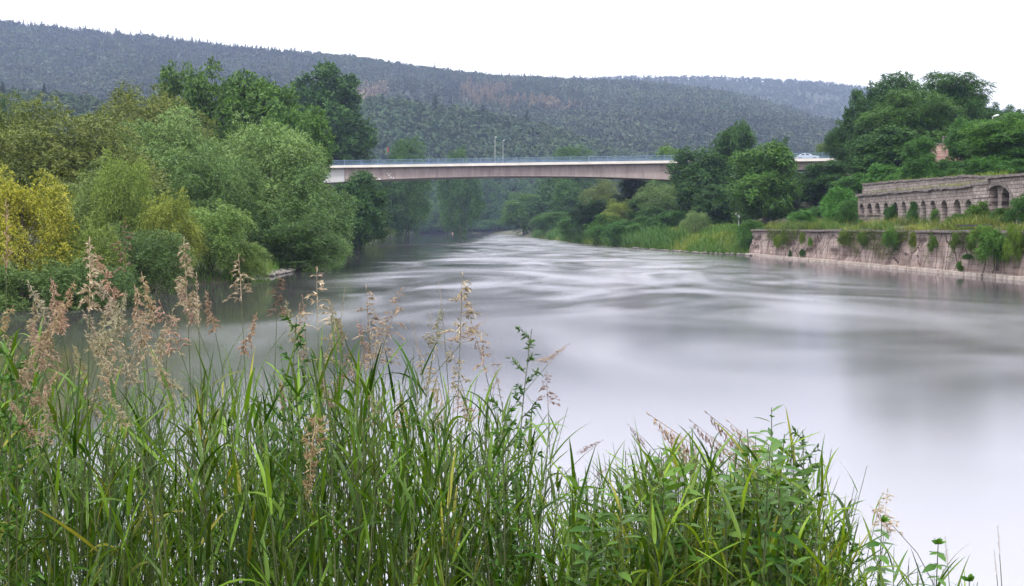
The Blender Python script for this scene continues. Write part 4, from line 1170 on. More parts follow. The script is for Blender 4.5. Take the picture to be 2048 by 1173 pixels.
p = P(1985, 240, 140)
zg = gz(p[0], p[1]); zt = EYE + (HOR - 233) / F * 140 - zg
t = empty('street_lamp', (p[0], p[1], zg), 0); tag(t, 'street lamp with a white head above the trees on the right hill', 'street lamp')
mb = MB(); mb.tube([(0, 0, -.3), (0, 0, zt * .6), (0, 0, zt - .1), (.18, 0, zt + .02)], [.09, .07, .05, .05], 8); mb.build('pole', M['galv'], t)
mb = MB(); mb.tube([(.12, 0, zt), (.35, 0, zt + .06), (.75, 0, zt + .16), (.9, 0, zt + .18)], [.05, .13, .12, .05], 8); mb.build('lamp_head', M['white_paint'], t)

def rail(px0, px1, name, lab, posts):
    a = Vector(on_wall(px0, HOR, 1.0)); b = Vector(on_wall(px1, HOR, 1.0))
    t = empty(name, (a.x, a.y, 3.4), math.atan2((b - a).y, (b - a).x)); tag(t, lab, 'railing')
    L_ = (b - a).length
    mb = MB(); mb.box((L_ / 2, 0, .38), (L_, .08, .13)); mb.build('rail', M['dark_metal'], t)
    for f in posts:
        mb = MB(); mb.box((L_ * f, .08, .14), (.1, .08, .6)); mb.build('post', M['dark_metal'], t)
rail(1885, 1957, 'low_railing', 'low dark railing on the quay top below the arches', (.02, .6, .97))
rail(2035, 2110, 'low_railing', 'low dark railing on the quay top at the right edge', (.03, .5, .97))
# weir sill and marker buoy
M['wet_stone'] = rough_mat('wet_stone', (.010, .011, .010), (.022, .023, .021), 3, .5, .3)
mb = MB()
a = P(760, 491, 206); b = P(1075, 491.5, 206)
for k in range(14):
    x0 = a[0] + (b[0] - a[0]) * k / 14; x1 = a[0] + (b[0] - a[0]) * (k + 1) / 14
    mb.box(((x0 + x1) / 2, 206 + .15 * math.sin(k * 1.7), .02), (x1 - x0 + .05 - .06 * (k % 2), 1.1 + .02 * (k % 3), .2))
tag(mb.build('weir_sill', M['wet_stone']), 'thin dark sill breaking the water surface across the river near the bridge', 'weir')
p = P(905, 466.5, 560)
t = empty('marker_buoy', (p[0], p[1], 0)); t.scale = (.6, .6, .55); tag(t, 'tiny pink and white marker buoy on the far water', 'buoy')
M['buoy'] = rough_mat('buoy_pink', (.62, .22, .20), (.7, .3, .27), 2, .6, 0)
mb = MB(); mb.tube([(0, 0, -.2), (0, 0, .25), (0, 0, .9), (0, 0, 1.2)], [.5, .6, .45, .15], 12); mb.build('float', M['buoy'], t)
mb = MB(); mb.tube([(0, 0, 1.15), (0, 0, 2.0)], [.16, .2], 8); mb.build('top_mark', M['white_paint'], t)

# shrubs rooted in the wall
for a in [
    ('large green bush spilling over the quay wall near the right edge', 1992, 530, 458, 36, (1.1, 1.2, .75), 'bush_a'),
    ('olive weedy bush hanging beside the large one on the quay wall', 1968, 492, 448, 24, (1.5, 1.35, .8), 'bush_b'),
    ('ochre tinged bush on the quay wall cut by the right edge', 2030, 525, 448, 18, (1.9, 1.5, .8), 'bush_a'),
    ('rounded green bush hanging from the quay top below the fourth arch', 1785, 500, 456, 16, (1.1, 1.2, .7), 'bush_b'),
    ('small yellowish bush on the quay wall nearest its upstream end', 1557, 496, 470, 9, (2.2, 1.6, .6), 'bush_a'),
    ('dark pointed shrub growing from the wall foot at the water', 1582, 520, 497, 4.5, (.5, .75, .55), 'cone_a'),
    ('small dark green tuft on the wall right of the pointed shrub', 1606, 514, 498, 6, (.5, .75, .6), 'bush_b'),
    ('yellow green tuft high on the quay wall left of the broken patch', 1622, 494, 474, 5, (1.7, 1.7, .6), 'bush_a'),
    ('brownish weed clump hanging from the quay top near its upstream end', 1568, 492, 461, 8, (1.7, 1.2, .75), 'bush_b'),
    ('ochre weed clump on the quay wall above the broken patch', 1690, 492, 460, 11, (1.6, 1.2, .7), 'bush_a'),
    ('green brown weed clump on the quay wall left of the hanging green bush', 1728, 494, 462, 10, (1.25, 1.05, .65), 'bush_b'),
    ('narrow brown weed trailing down the quay wall beside the long crack', 1828, 500, 462, 7, (1.8, 1.2, .7), 'bush_a'),
    ('olive weed clump trailing from the coping below the railing end', 1912, 502, 464, 9, (1.3, 1.05, .65), 'bush_b'),
    ('dull green weed clump left of the large spilling bush', 1946, 505, 462, 10, (1.15, 1.05, .65), 'bush_a'),
    ('thin ochre weed on the quay wall under the bright quay top bush', 1606, 490, 462, 6, (1.8, 1.3, .7), 'bush_b'),
    ('straggly weed hanging on the quay wall below the railing', 1868, 505, 470, 9, (1.2, 1.1, .75), 'bush_b'),
    ('small green tuft low on the quay wall beneath the railing', 1938, 520, 508, 10, (.9, 1.2, .7), 'bush_a'),
    ('narrow weed growing above the wall foot below the railing', 1922, 545, 522, 7, (1.0, 1.2, .6), 'bush_b'),
]:
    lab, px, bot, top, hw, tint, key = a
    x, y, _ = on_wall(px, 490, -.1)
    zb = EYE - (bot - HOR) / F * y
    cm, tm, R, H = PROTO[key]
    r = empty('wall_shrub', (x, y, zb), px % 6.28); tag(r, lab, 'bush', 'shrubs rooted in the quay wall')
    s = hw / F * y / R; r.scale = (s, s, ((bot - top) / F * y) / H)
    c = add('crown', cm, r); c.color = (*tint, 1)
    add('trunk', tm, r)
# ------------------------------------------------------------------ grass: banks, quay top, foreground
def blades(base, head, elev, bend, L, W, segs=5, fold=.25):
    """arching grass blades: base (N,3), heading angle, start elevation, bend; three vertices a row"""
    n_ = len(base); t = np.linspace(0, 1, segs + 1)
    e = elev[:, None] - bend[:, None] * t[None] ** 1.4
    ds = (L / segs)[:, None]
    hx = np.cos(e) * ds; hz2 = np.sin(e) * ds
    r = np.concatenate([np.zeros((n_, 1)), np.cumsum(hx[:, :-1], 1)], 1); z = np.concatenate([np.zeros((n_, 1)), np.cumsum(hz2[:, :-1], 1)], 1)
    ch, sh = np.cos(head)[:, None], np.sin(head)[:, None]
    c = np.stack([base[:, 0:1] + r * ch, base[:, 1:2] + r * sh, base[:, 2:3] + z], -1)
    w = W[:, None] * np.minimum(1, .35 + t * 4)[None] * np.clip(1 - t, 0, 1)[None] ** .65 * .5
    tw = (np.sin(head * 7.3) * .5)[:, None] + t[None] * (np.sin(head * 3.1 + L * 30) * .9)[:, None]
    sx = -sh * np.cos(tw); sy = ch * np.cos(tw); sz = np.sin(tw)
    side = np.stack([sx + 0 * t, sy + 0 * t, sz + 0 * t], -1)
    nz = np.stack([-np.sin(e) * ch, -np.sin(e) * sh, np.cos(e)], -1)
    a = c + side * w[..., None] + nz * (w * fold)[..., None]
    b = c - side * w[..., None] + nz * (w * fold)[..., None]
    v = np.stack([a, c, b], 2).reshape(-1, 3)
    row = np.arange(segs)[:, None] * 3 + np.array([[0, 1, 4, 3], [1, 2, 5, 4]])[:, None, :].reshape(2, 1, 4).transpose(1, 0, 2).reshape(1, 8)
    row = row.reshape(-1, 4)
    f = (row[None] + (np.arange(n_) * 3 * (segs + 1))[:, None, None]).reshape(-1, 4)
    return v, f

def tinted(me, tint, per):
    ta = np.repeat(np.concatenate([tint, np.ones((len(tint), 1))], 1), per, axis=0).astype(np.float32)
    at = me.attributes.new('tint', 'FLOAT_COLOR', 'POINT'); at.data.foreach_set('color', ta.ravel())

def turf(name, label, xs, ys, L, W, seed, mat, tint_fn, dens_fn=None, off=0):
    rng = np.random.default_rng(seed); n_ = len(xs)
    z = ground_z(xs, ys) - .04 if off == 0 else np.maximum(ground_z(xs, ys), off) - .03
    L = L * (.1 + 2.2 * sstep(.3, .75, fbm(xs * .5, ys * .3, seed + 50, 3))) if off else L
    b = np.stack([xs, ys, z], -1)
    v, f = blades(b, rng.uniform(0, 6.28, n_), rng.uniform(.9, 1.5, n_), rng.uniform(.3, 1.6, n_), L * rng.uniform(.6, 1.3, n_), W * rng.uniform(.7, 1.3, n_), 4)
    me = np_mesh(name, v, f, mat, True); tinted(me, tint_fn(xs, ys, rng), 15)
    return tag(add(name, me), label, 'grass', kind='stuff')

rng = np.random.default_rng(77)
# right bank meadow: scattered between waterline and trees
n_ = 46000
yy = 1 / rng.uniform(1 / 340, 1 / 112, n_); dd = rng.uniform(0, 1, n_) ** 1.3 * 13 + .1
xw = np.interp(yy, [112, 131, 141, 164, 212, 300, 514], [32, 31, 26.5, 22.6, 16.5, 11.4, -3.6])
xx = xw + dd
k = (yy > 131.5) | (dd < 0)
xx, yy, dd = xx[k], yy[k], dd[k]
def t_bank(x, y, rng):
    q = fbm(x * .22, y * .09, 91, 3)[:, None]; e = rng.uniform(size=(len(x), 1))
    a = np.array([.6, .82, .5]); b = np.array([1.2, 1.02, .66])
    c = a + (b - a) * sstep(.42, .62, q)
    return c * (.8 + .4 * e)
turf('bank_grass', 'tall green and yellowish grass covering the right river bank', xx, yy, .95, .075, 1, M['bank_grass'], t_bank)
# reeds along the waterline of the right bank
n_ = 9000
yy = rng.choice([232, 262, 300, 184, 196, 168, 350], n_) + rng.normal(size=n_) * 7
xw = np.interp(yy, [131, 141, 164, 212, 300, 514], [31, 26.5, 22.6, 16.5, 11.4, -3.6]); xx = xw + rng.uniform(0, 4, n_)
turf('reeds', 'bluish green reed beds along the waterline of the right bank', xx, yy, 2.6, .11, 2, M['bank_grass'], lambda x, y, r: np.array([.42, .64, .55]) * r.uniform(.8, 1.2, (len(x), 1)))
# weeds on the quay top
n_ = 22000
yy = rng.uniform(62, 131, n_) ; xx = wall_x(yy) + .75 + rng.uniform(0, 1, n_) ** 1.5 * 7.5
turf('quay_weeds', 'yellowish weeds and dry grass on top of the quay wall', xx, yy, .58, .045, 3, M['bank_grass'],
     lambda x, y, r: np.where(vnoise(x * .4, y * .3, 14)[:, None] + .6 * r.uniform(size=(len(x), 1)) < .8, np.array([[1.3, .95, .95]]) * r.uniform(.7, 1.4, (len(x), 1)), np.array([[.55, .68, .5]])) * (.6 + .7 * vnoise(x * .8, y * .8, 4)[:, None]), off=3.3)
# dry weeds along the tops of the ruin, and weeds hanging on the wall face
n_ = 2600
yy = rng.uniform(86, 118, n_); xx = 40.8 + rng.uniform(.6, 2.6, n_)
b = np.stack([xx, yy, 7.22 + 0 * xx], -1)
v, f = blades(b, rng.uniform(0, 6.28, n_), rng.uniform(1, 1.5, n_), rng.uniform(.3, 1.4, n_), rng.uniform(.35, .9, n_), rng.uniform(.03, .06, n_), 4)
n2 = 2200
y2 = rng.uniform(78, 123, n2); y2 = y2[fbm(y2 * .5, y2 * 0, 5) > .47]; n2 = len(y2)
b2 = np.stack([43.6 + rng.uniform(0, .8, n2), y2, 8.25 + (y2 - 96) * .017 + 0 * y2], -1)
v2, f2 = blades(b2, rng.uniform(0, 6.28, n2), rng.uniform(1, 1.5, n2), rng.uniform(.3, 1.4, n2), rng.uniform(.3, .9, n2), rng.uniform(.04, .08, n2), 4)
me = np_mesh('ruin_weeds', np.concatenate([v, v2]), np.concatenate([f, f2 + len(v)]), M['bank_grass'], True)
tinted(me, np.concatenate([np.array([1.25, .95, .8]) * rng.uniform(.7, 1.2, (n_, 1)), np.array([.95, .95, .6]) * rng.uniform(.7, 1.2, (n2, 1))]), 15)
tag(add('ruin_weeds', me), 'dry tan weeds growing along the tops of the stone ruin', 'weeds', kind='stuff')
n_ = 12000
yy = rng.uniform(64, 130, n_); dens = fbm(yy * .35, yy * 0 + 2, 61, 3); yy = yy[dens > .54]; n_ = len(yy)
zz = 3.3 - rng.uniform(0, 1, n_) ** 1.6 * 2.0 * (.4 + vnoise(yy * .6, yy * 0, 8))
xx = wall_x(yy) + .1 + .5 * zz / 3.3 - .1
v, f = blades(np.stack([xx, yy, zz], -1), np.pi + rng.normal(size=n_) * .9, rng.uniform(-.2, .9, n_), rng.uniform(1, 2.4, n_), rng.uniform(.15, .5, n_), rng.uniform(.03, .08, n_), 4)
me = np_mesh('wall_weeds', v, f, M['bank_grass'], True)
tinted(me, np.where(rng.uniform(size=(n_, 1)) < .45, np.array([[.95, .70, .6]]), np.array([[.6, .68, .45]])) * rng.uniform(.5, 1.1, (n_, 1)), 15)
tag(add('wall_weeds', me), 'withered weeds hanging from the joints of the quay wall', 'weeds', kind='stuff')
# left shore grass
n_ = 9000
yy = rng.uniform(44, 170, n_); xw = np.interp(yy, [28, 48, 66, 81, 92, 112, 150, 225], [-20, -25, -18.4, -18.6, -20, -19, -25, -31.5]); xx = xw - rng.uniform(-.1, 4, n_)
turf('shore_grass', 'fresh green grass along the left waterline under the willows', xx, yy, .8, .05, 4, M['bank_grass'], lambda x, y, r: np.array([.75, 1.0, .6]) * r.uniform(.7, 1.2, (len(x), 1)))
# stones of the spit and at the waterline
rs = random.Random(3); M['stone'] = rough_mat('river_stone', (.12, .11, .10), (.26, .24, .22), 2, .9, .3)
mb = MB()
for k in range(420):
    if k < 260: y = rs.uniform(74, 92); x = np.interp(y, [66, 81, 92], [-18.4, -18.6, -20]) + rs.uniform(-.8, .8)
    else: y = rs.uniform(128, 175); x = np.interp(y, [131, 141, 164, 212], [31, 26.5, 22.6, 16.5]) + rs.uniform(-.4, .5)
    s = rs.uniform(.06, .26); mb.tube([(x - s, y, .02), (x - s * .3, y + rs.uniform(-.1, .1), .02 + s * .5), (x + s * .6, y, .02 + s * .4), (x + s, y, 0)], [s * .3, s * .6, s * .5, s * .2], 6)
tag(mb.build('shore_stones', M['stone'], smooth=True), 'pale gravel and stones along the waterline', 'stones', kind='stuff')

# ---- foreground ------------------------------------------------------
TOP = [(-120, 590), (0, 610), (60, 640), (130, 700), (200, 760), (290, 790), (360, 700), (420, 690), (470, 760), (540, 700), (600, 690), (650, 630), (700, 690), (780, 650), (830, 700), (900, 760),
       (940, 800), (1000, 770), (1050, 800), (1085, 900), (1110, 970), (1160, 960), (1220, 950), (1260, 900), (1310, 880), (1380, 880), (1450, 870), (1520, 860), (1580, 880), (1640, 930), (1680, 990), (1705, 1080), (1780, 1110), (1850, 1120), (1910, 1150), (1990, 1230), (2100, 1250)]
rng = np.random.default_rng(123)
CB, CT, CL = [], [], []
bl = dict(b=[], h=[], e=[], d=[], L=[], W=[], t=[])
n_ = 0; tries = 0
culm = MB()
def px_top(px): return float(interp(TOP, px))
while n_ < 1650 and tries < 20000:
    tries += 1
    px = rng.uniform(-150, 1990); y = rng.uniform(2.5, 5.4)
    if px > 1690 and rng.uniform() < .65: continue
    if n_ > 1400 and not 1230 < px < 1680: continue
    x = (px - 1024) / F * y
    zg = gz(x, y)
    tp = px_top(px) + rng.uniform(0, 1) ** 1.8 * 310 - 55
    zt = EYE - (tp - HOR) / F * y
    h = zt - zg
    if h < .35 or h > 1.95: continue
    n_ += 1
    la = rng.uniform(0, 6.28); ln = rng.uniform(0, .16) * h
    hc = h * .93
    pts = [(x + math.cos(la) * ln * f * f, y + math.sin(la) * ln * f * f, zg - .03 + hc * f) for f in (0, .3, .6, .85, 1)]
    culm.tube(pts, [.0022, .002, .0017, .0013, .0008], 4, False)
    nb_ = int(rng.integers(9, 16)); a0 = rng.uniform(0, 6.28)
    yel = rng.uniform() < (.16 if 1250 < px < 1650 else .05)
    for j in range(nb_):
        f = .18 + .80 * (j + rng.uniform(-.3, .3)) / nb_; f = min(max(f, .08), .99)
        bl['b'].append((x + math.cos(la) * ln * f * f, y + math.sin(la) * ln * f * f, zg + hc * f))
        bl['h'].append(a0 + j * 2.6 + rng.normal() * .5); bl['e'].append(rng.uniform(.7, 1.38)); bl['d'].append(abs(rng.normal()) * .5 + .05 if rng.uniform() < .88 else rng.uniform(1.3, 2.6))
        bl['L'].append(rng.uniform(.11, .255) * (1.1 if f < .8 else .85)); bl['W'].append(rng.uniform(.007, .0165))
        c = np.array([1.0, 1.0, 1.0]) * rng.uniform(.4, 1.3)
        u = rng.uniform()
        if u < .10: c = np.array([1.0, .95, 2.2]) * rng.uniform(.8, 1.1)          # bluish green blades
        elif yel and u < .5 or u > .975: c = np.array([2.5, 1.35, 2.2]) * rng.uniform(.7, 1.0)        # withered blades
        elif px > 1220: c = c * np.array([1.3, 1.15, .85])
        bl['t'].append(c)
# fine short undergrowth
for _ in range(3000):
    px = rng.uniform(-150, 1760); y = rng.uniform(2.6, 5.2); x = (px - 1024) / F * y; zg = gz(x, y)
    room = EYE - (px_top(px) + 120 - HOR) / F * y - zg
    if room < .2: continue
    bl['b'].append((x, y, zg - .02)); bl['h'].append(rng.uniform(0, 6.28)); bl['e'].append(rng.uniform(1.15, 1.55)); bl['d'].append(rng.uniform(.1, 1.5))
    bl['L'].append(min(room * rng.uniform(.35, .9), .55)); bl['W'].append(rng.uniform(.003, .009))
    bl['t'].append(np.array([1.05, 1, .95]) * rng.uniform(.6, 1.2) if rng.uniform() < .9 else np.array([2.3, 1.35, 2.2]) * rng.uniform(.6, 1.0))
A = {k: np.array(v, float) for k, v in bl.items()}
v, f = blades(A['b'], A['h'], A['e'], A['d'], A['L'], A['W'], 8)
me = np_mesh('tall_grass', v, f, M['grass_blade'], True); tinted(me, A['t'], 27)
tag(add('tall_grass', me), 'dense tall green reed grass blades filling the near river bank', 'grass', kind='stuff')
tag(culm.build('grass_culms', M['culm']), 'thin brownish green culms of the near reed grass', 'grass', kind='stuff')

# ---- seed heads -----------------------------------------------------
def spikelets(pos, ax, L, W, rng):
    n_ = len(pos)
    s1 = unit(np.cross(ax, rng.normal(size=ax.shape))); s2 = np.cross(ax, s1)
    L = L[:, None]; W = W[:, None]
    m_ = pos + ax * L * .4
    v = np.stack([pos, m_ + s1 * W * .5, m_ + s2 * W * .5, m_ - s1 * W * .5, m_ - s2 * W * .5, pos + ax * L], 1).reshape(-1, 3)
    fb = np.array([[0, 1, 2], [0, 2, 3], [0, 3, 4], [0, 4, 1], [5, 2, 1], [5, 3, 2], [5, 4, 3], [5, 1, 4]])
    f = (fb[None] + (np.arange(n_) * 6)[:, None, None]).reshape(-1, 3)
    return v, f
def panicle(kind, seed):
    """seed head along +Z, unit length; dense plume or loose nodding sprays"""
    rng = np.random.default_rng(seed); P_, A_, L_ = [], [], []; mb = MB()
    mb.tube([(0, 0, 0), (0, 0, .5), (.01, 0, .95)], [.007, .006, .003], 4, False)
    nodes = dict(plume=17, loose=9, narrow=12, nod=8)[kind]
    for i in range(nodes):
        z0 = .02 + .93 * i / nodes
        for q in range(int(rng.integers(2, 5)) if kind != 'narrow' else 2):
            az = rng.uniform(0, 6.28) if kind != 'nod' else rng.normal() * .5
            ln = dict(plume=.25, loose=.38, narrow=.14, nod=.36)[kind] * (1.1 - z0) * rng.uniform(.5, 1.15)
            up = dict(plume=1.0, loose=.75, narrow=1.3, nod=.6)[kind]
            sag = dict(plume=.75, loose=.6, narrow=.1, nod=1.3)[kind]
            pts = []
            for t in np.linspace(0, 1, 6):
                r_ = ln * t * math.cos(up * (1 - .3 * t)); pts.append(np.array([math.cos(az) * r_, math.sin(az) * r_, z0 + ln * t * math.sin(up) - sag * ln * t * t]))
            mb.tube(pts, [.0035, .003, .003, .0025, .002, .002], 3, False)
            m_ = int(ln * dict(plume=60, loose=20, narrow=55, nod=17)[kind]) + 2
            for j in range(m_):
                t = rng.uniform(.25, 1) if kind != 'plume' else rng.uniform(.1, 1)
                k_ = min(int(t * 5), 4); fr_ = t * 5 - k_; p = pts[k_] * (1 - fr_) + pts[k_ + 1] * fr_
                d = pts[k_ + 1] - pts[k_]; d = d / (np.linalg.norm(d) + 1e-9)
                d = d + rng.normal(size=3) * .35 + np.array([0, 0, -.25 if kind in ('nod', 'loose') else .1]); d /= np.linalg.norm(d)
                P_.append(p); A_.append(d); L_.append(dict(plume=.078, loose=.10, narrow=.05, nod=.095)[kind] * rng.uniform(.7, 1.25))
    for j in range(6): P_.append(np.array([.01, 0, .9 + .012 * j])); A_.append(np.array([rng.normal() * .2, rng.normal() * .2, 1.0])); L_.append(.06)
    P_, A_, L_ = np.array(P_), unit(np.array(A_)), np.array(L_)
    v, f = spikelets(P_, A_, L_, L_ * .21, rng)
    vv = v.tolist(); ff = f.tolist(); b = len(vv)
    for q in mb.f: ff.append([i + b for i in q])
    vv += [list(x) for x in mb.v]
    me = bpy.data.meshes.new('seed_head'); me.from_pydata(vv, [], ff); me.update(); me.materials.append(M['seed'])
    return me
PAN = {k: [panicle(k, s + 10 * i) for s in range(3)] for i, k in enumerate(('plume', 'loose', 'narrow', 'nod'))}
TAN = (1, 1, 1); PINK = (.95, .83, .86); BROWN = (.42, .34, .32); PALE = (1.25, 1.25, 1.3); PURP = (.55, .40, .42)
GS = 'seed headed grass stalks on the near bank'
BLADE1 = None
def stalk(px, py, size, kind, y, lean=0.0, tint=TAN, label=None, nod=0.0, leafy=True, root=None):
    """a culm whose seed head tip reaches photo point (px, py); size = head length in px"""
    seed = int(px * 7 + py); r = random.Random(seed)
    tip = Vector(P(px, py, y)); hl = size / F * y
    rx = tip.x - lean * 1.0 if root is None else (root - 1024) / F * y
    ry = y + r.uniform(-.15, .15)
    rz = gz(rx, ry)
    t = empty('grass_stalk', (rx, ry, rz)); tag(t, label, 'grass stalk', GS)
    dx, dy, dz = tip.x - rx, tip.y - ry, tip.z - rz
    # head axis bends over by nod towards the lean side
    if kind == 'nod' and nod == 0: nod = .75
    sgn = 1 if (lean > 0 or (lean == 0 and r.random() < .5)) else -1
    th = math.atan2(dx, dz) * 1.3 + nod * sgn
    ax = Vector((math.sin(th), r.uniform(-.12, .12), math.cos(th))).normalized()
    b = Vector((dx, dy, dz)) - ax * hl
    ctrl = b - ax * (b.length * .4)
    pts = []
    for i in range(9):
        f = i / 8; pts.append((Vector((0, 0, -.05)) * (1 - f) ** 2 + ctrl * 2 * f * (1 - f) + b * f * f))
    mb = MB(); mb.tube(pts, [.0026 - .0015 * i / 8 for i in range(9)], 5, False); mb.build('stem', M['culm'], t)
    h = add('seed_head', PAN[kind][seed % 3], t, tuple(b)); h.color = (*tint, 1)
    h.rotation_mode = 'QUATERNION'; q = ax.to_track_quat('Z', 'X')
    from mathutils import Quaternion
    h.rotation_quaternion = q @ Quaternion((0, 0, 1), (0 if sgn > 0 else math.pi) if kind == 'nod' else r.uniform(0, 6.28))
    wid = dict(plume=.78, loose=1.05, narrow=.8, nod=1.0)[kind]
    h.scale = (hl * wid, hl * wid, hl)
    if leafy:
        rg = np.random.default_rng(seed)
        for j in range(2 + seed % 2):
            v, f = blades(np.array([tuple(pts[2 + j * 2])]), rg.uniform(0, 6.28, 1), rg.uniform(.9, 1.35, 1), rg.uniform(.4, 1.6, 1), rg.uniform(.18, .3, 1), rg.uniform(.006, .010, 1), 7)
            me = np_mesh('leaf_blade', v, f, M['grass_blade'], True); tinted(me, np.array([[1., 1, 1]]) * rg.uniform(.7, 1.2, (1, 1)), 24)
            add('leaf_blade', me, t)
LC = 'tan feathery seed head in the thick clump before the yellow willow'
MC = 'slender pinkish seed head in the loose row before the pale water'
for s in [
    (14, 398, 150, 'narrow', 3.0, .02, PINK, 'tall faint pinkish seed head in front of the yellow willow'),
    (250, 438, 110, 'loose', 3.3, -.01, BROWN, 'dark brown seed head rising over the shaded left shore'),
    (180, 474, 150, 'plume', 2.7, .03, PALE, 'palest tall seed head right of the yellow willow'),
    (368, 474, 150, 'plume', 2.9, -.04, TAN, 'tallest tan seed head left of the pale green bush'),
    (392, 545, 110, 'narrow', 2.8, -.06, PALE, 'bead like pale seed head bending beside the tallest tan one'),
    (478, 508, 95, 'loose', 3.1, -.10, TAN, 'yellowish seed head leaning left in front of the left shore spit'),
    (556, 545, 90, 'loose', 3.2, .03, BROWN, 'thin brown seed head against dark water below the spit'),
    (632, 533, 130, 'loose', 3.0, -.03, PALE, 'pale jointed seed head below the end of the left willows'),
    (925, 545, 130, 'loose', 3.1, .05, TAN, 'single brown seed head reaching highest against the middle water'),
    (975, 640, 75, 'nod', 3.2, .10, PINK, 'seed head nodding right beside the highest middle one'),
    (1140, 688, 60, 'nod', 3.4, .10, PINK, 'faint pink seed head standing alone right of the mugwort'),
    (1093, 742, 70, 'loose', 3.3, -.05, PURP, 'purplish small seed head crossing stems with the lone pink one'),
    (1078, 885, 30, 'nod', 3.0, .02, PURP, 'tiny drooping purplish seed head right of the mugwort'),
    (1208, 880, 50, 'nod', 3.2, .16, PURP, 'small purplish seed head on a long slanting stem'),
    (1218, 936, 30, 'nod', 3.2, .10, PURP, 'smallest purplish seed head on a low slanting stem'),
    (1255, 848, 50, 'nod', 3.1, -.07, PURP, 'leftmost of the arching purple seed heads over the right clump'),
    (1293, 824, 130, 'nod', 3.2, -.20, PINK, 'longest seed head arching left over the right clump'),
    (1315, 858, 90, 'nod', 3.3, -.17, PINK, 'lower arching seed head under the longest one'),
    (1378, 838, 90, 'nod', 3.2, -.14, PURP, 'seed head arching left in the middle of the right clump'),
    (1410, 822, 100, 'nod', 3.3, -.14, PURP, 'darkest arching seed head over the right clump'),
    (1452, 838, 100, 'nod', 3.4, -.12, PINK, 'thin arching seed head nearest the leafy shoots'),
    (1424, 872, 80, 'nod', 3.1, -.10, PINK, 'low pale seed head beside the leafy shoots'),
    (1740, 1012, 60, 'nod', 3.2, -.10, PINK, 'pale spray leaning left beside the nettles'),
    (1775, 978, 90, 'loose', 3.3, .05, PALE, 'palest thin spray standing above the nettles'),
    (1890, 1072, 60, 'narrow', 3.0, -.06, TAN, 'narrow tan spike right of the nettles'),
    (1995, 1050, 60, 'narrow', 2.9, -.07, TAN, 'narrow orange tan spike nearest the right edge'),
    (1988, 1098, 50, 'narrow', 2.9, -.04, TAN, 'lower of the two narrow spikes near the right edge'),
    (1588, 1085, 30, 'narrow', 2.6, .06, TAN, 'short spike at the foot of the leafy shoots'),
]:
    stalk(*s[:7], label=s[7], leafy=s[0] < 1000)
for s in [(28, 610, 110, 'plume', 2.7), (60, 640, 110, 'plume', 2.9), (100, 555, 120, 'plume', 2.8), (128, 600, 120, 'plume', 2.6), (150, 560, 100, 'plume', 3.1), (200, 560, 120, 'plume', 2.7), (222, 600, 120, 'plume', 3.0),
          (252, 580, 120, 'plume', 2.6), (268, 570, 130, 'plume', 2.9), (292, 620, 110, 'plume', 2.7), (318, 600, 110, 'loose', 2.9), (332, 640, 90, 'plume', 2.8), (80, 680, 100, 'plume', 2.5), (170, 660, 110, 'plume', 2.5), (235, 680, 100, 'plume', 2.6),
          (8, 660, 110, 'plume', 3.0), (40, 720, 100, 'plume', 2.6), (120, 740, 90, 'plume', 2.4), (300, 700, 90, 'plume', 2.6), (350, 560, 100, 'plume', 3.0), (190, 505, 110, 'plume', 3.2), (75, 590, 100, 'plume', 3.2), (145, 690, 90, 'plume', 2.9), (410, 580, 90, 'plume', 3.0), (282, 545, 110, 'plume', 3.0),
          (55, 560, 110, 'plume', 3.4), (165, 620, 110, 'plume', 3.3), (240, 640, 100, 'loose', 3.2), (305, 650, 100, 'loose', 3.1), (345, 620, 90, 'loose', 3.2), (112, 640, 100, 'loose', 3.3), (65, 770, 90, 'plume', 2.8), (250, 730, 90, 'loose', 2.9), (160, 780, 90, 'loose', 2.8), (330, 740, 80, 'loose', 2.8), (20, 800, 90, 'plume', 2.5), (100, 820, 80, 'loose', 2.5), (210, 780, 90, 'plume', 2.5)]:
    r = random.Random(s[0] * 3 + s[1]); stalk(*s, r.uniform(-.12, .12), (r.uniform(.85, 1.1), r.uniform(.85, 1.05), r.uniform(.8, 1.05)), LC, nod=r.uniform(.05, .6))
for s in [(515, 625, 90, 'plume', 3.0), (570, 600, 90, 'plume', 2.9), (598, 650, 80, 'plume', 3.2), (655, 600, 100, 'plume', 3.0), (668, 640, 90, 'loose', 3.2), (690, 575, 60, 'narrow', 3.3), (715, 640, 90, 'plume', 3.3), (732, 570, 110, 'loose', 3.1), (755, 660, 80, 'loose', 3.0),
          (806, 575, 100, 'loose', 2.9), (772, 640, 90, 'loose', 3.3), (840, 700, 90, 'loose', 3.2), (858, 628, 90, 'loose', 3.0), (884, 615, 80, 'plume', 3.4), (900, 690, 90, 'loose', 3.0), (942, 640, 110, 'loose', 3.1), (870, 740, 100, 'nod', 3.0), (1000, 735, 60, 'loose', 3.3), (700, 700, 80, 'loose', 3.0), (640, 740, 80, 'plume', 2.8),
          (560, 760, 60, 'plume', 2.8), (800, 790, 70, 'loose', 2.9), (915, 770, 80, 'loose', 2.8), (740, 770, 80, 'loose', 2.8), (605, 590, 70, 'nod', 3.1), (824, 640, 70, 'narrow', 3.4), (878, 565, 50, 'narrow', 3.5), (985, 720, 50, 'narrow', 3.4)]:
    r = random.Random(s[0] * 3 + s[1]); stalk(*s, r.uniform(-.08, .08), (r.uniform(.65, 1.0), r.uniform(.68, .95), r.uniform(.7, 1.0)), MC, nod=r.uniform(0, .3))
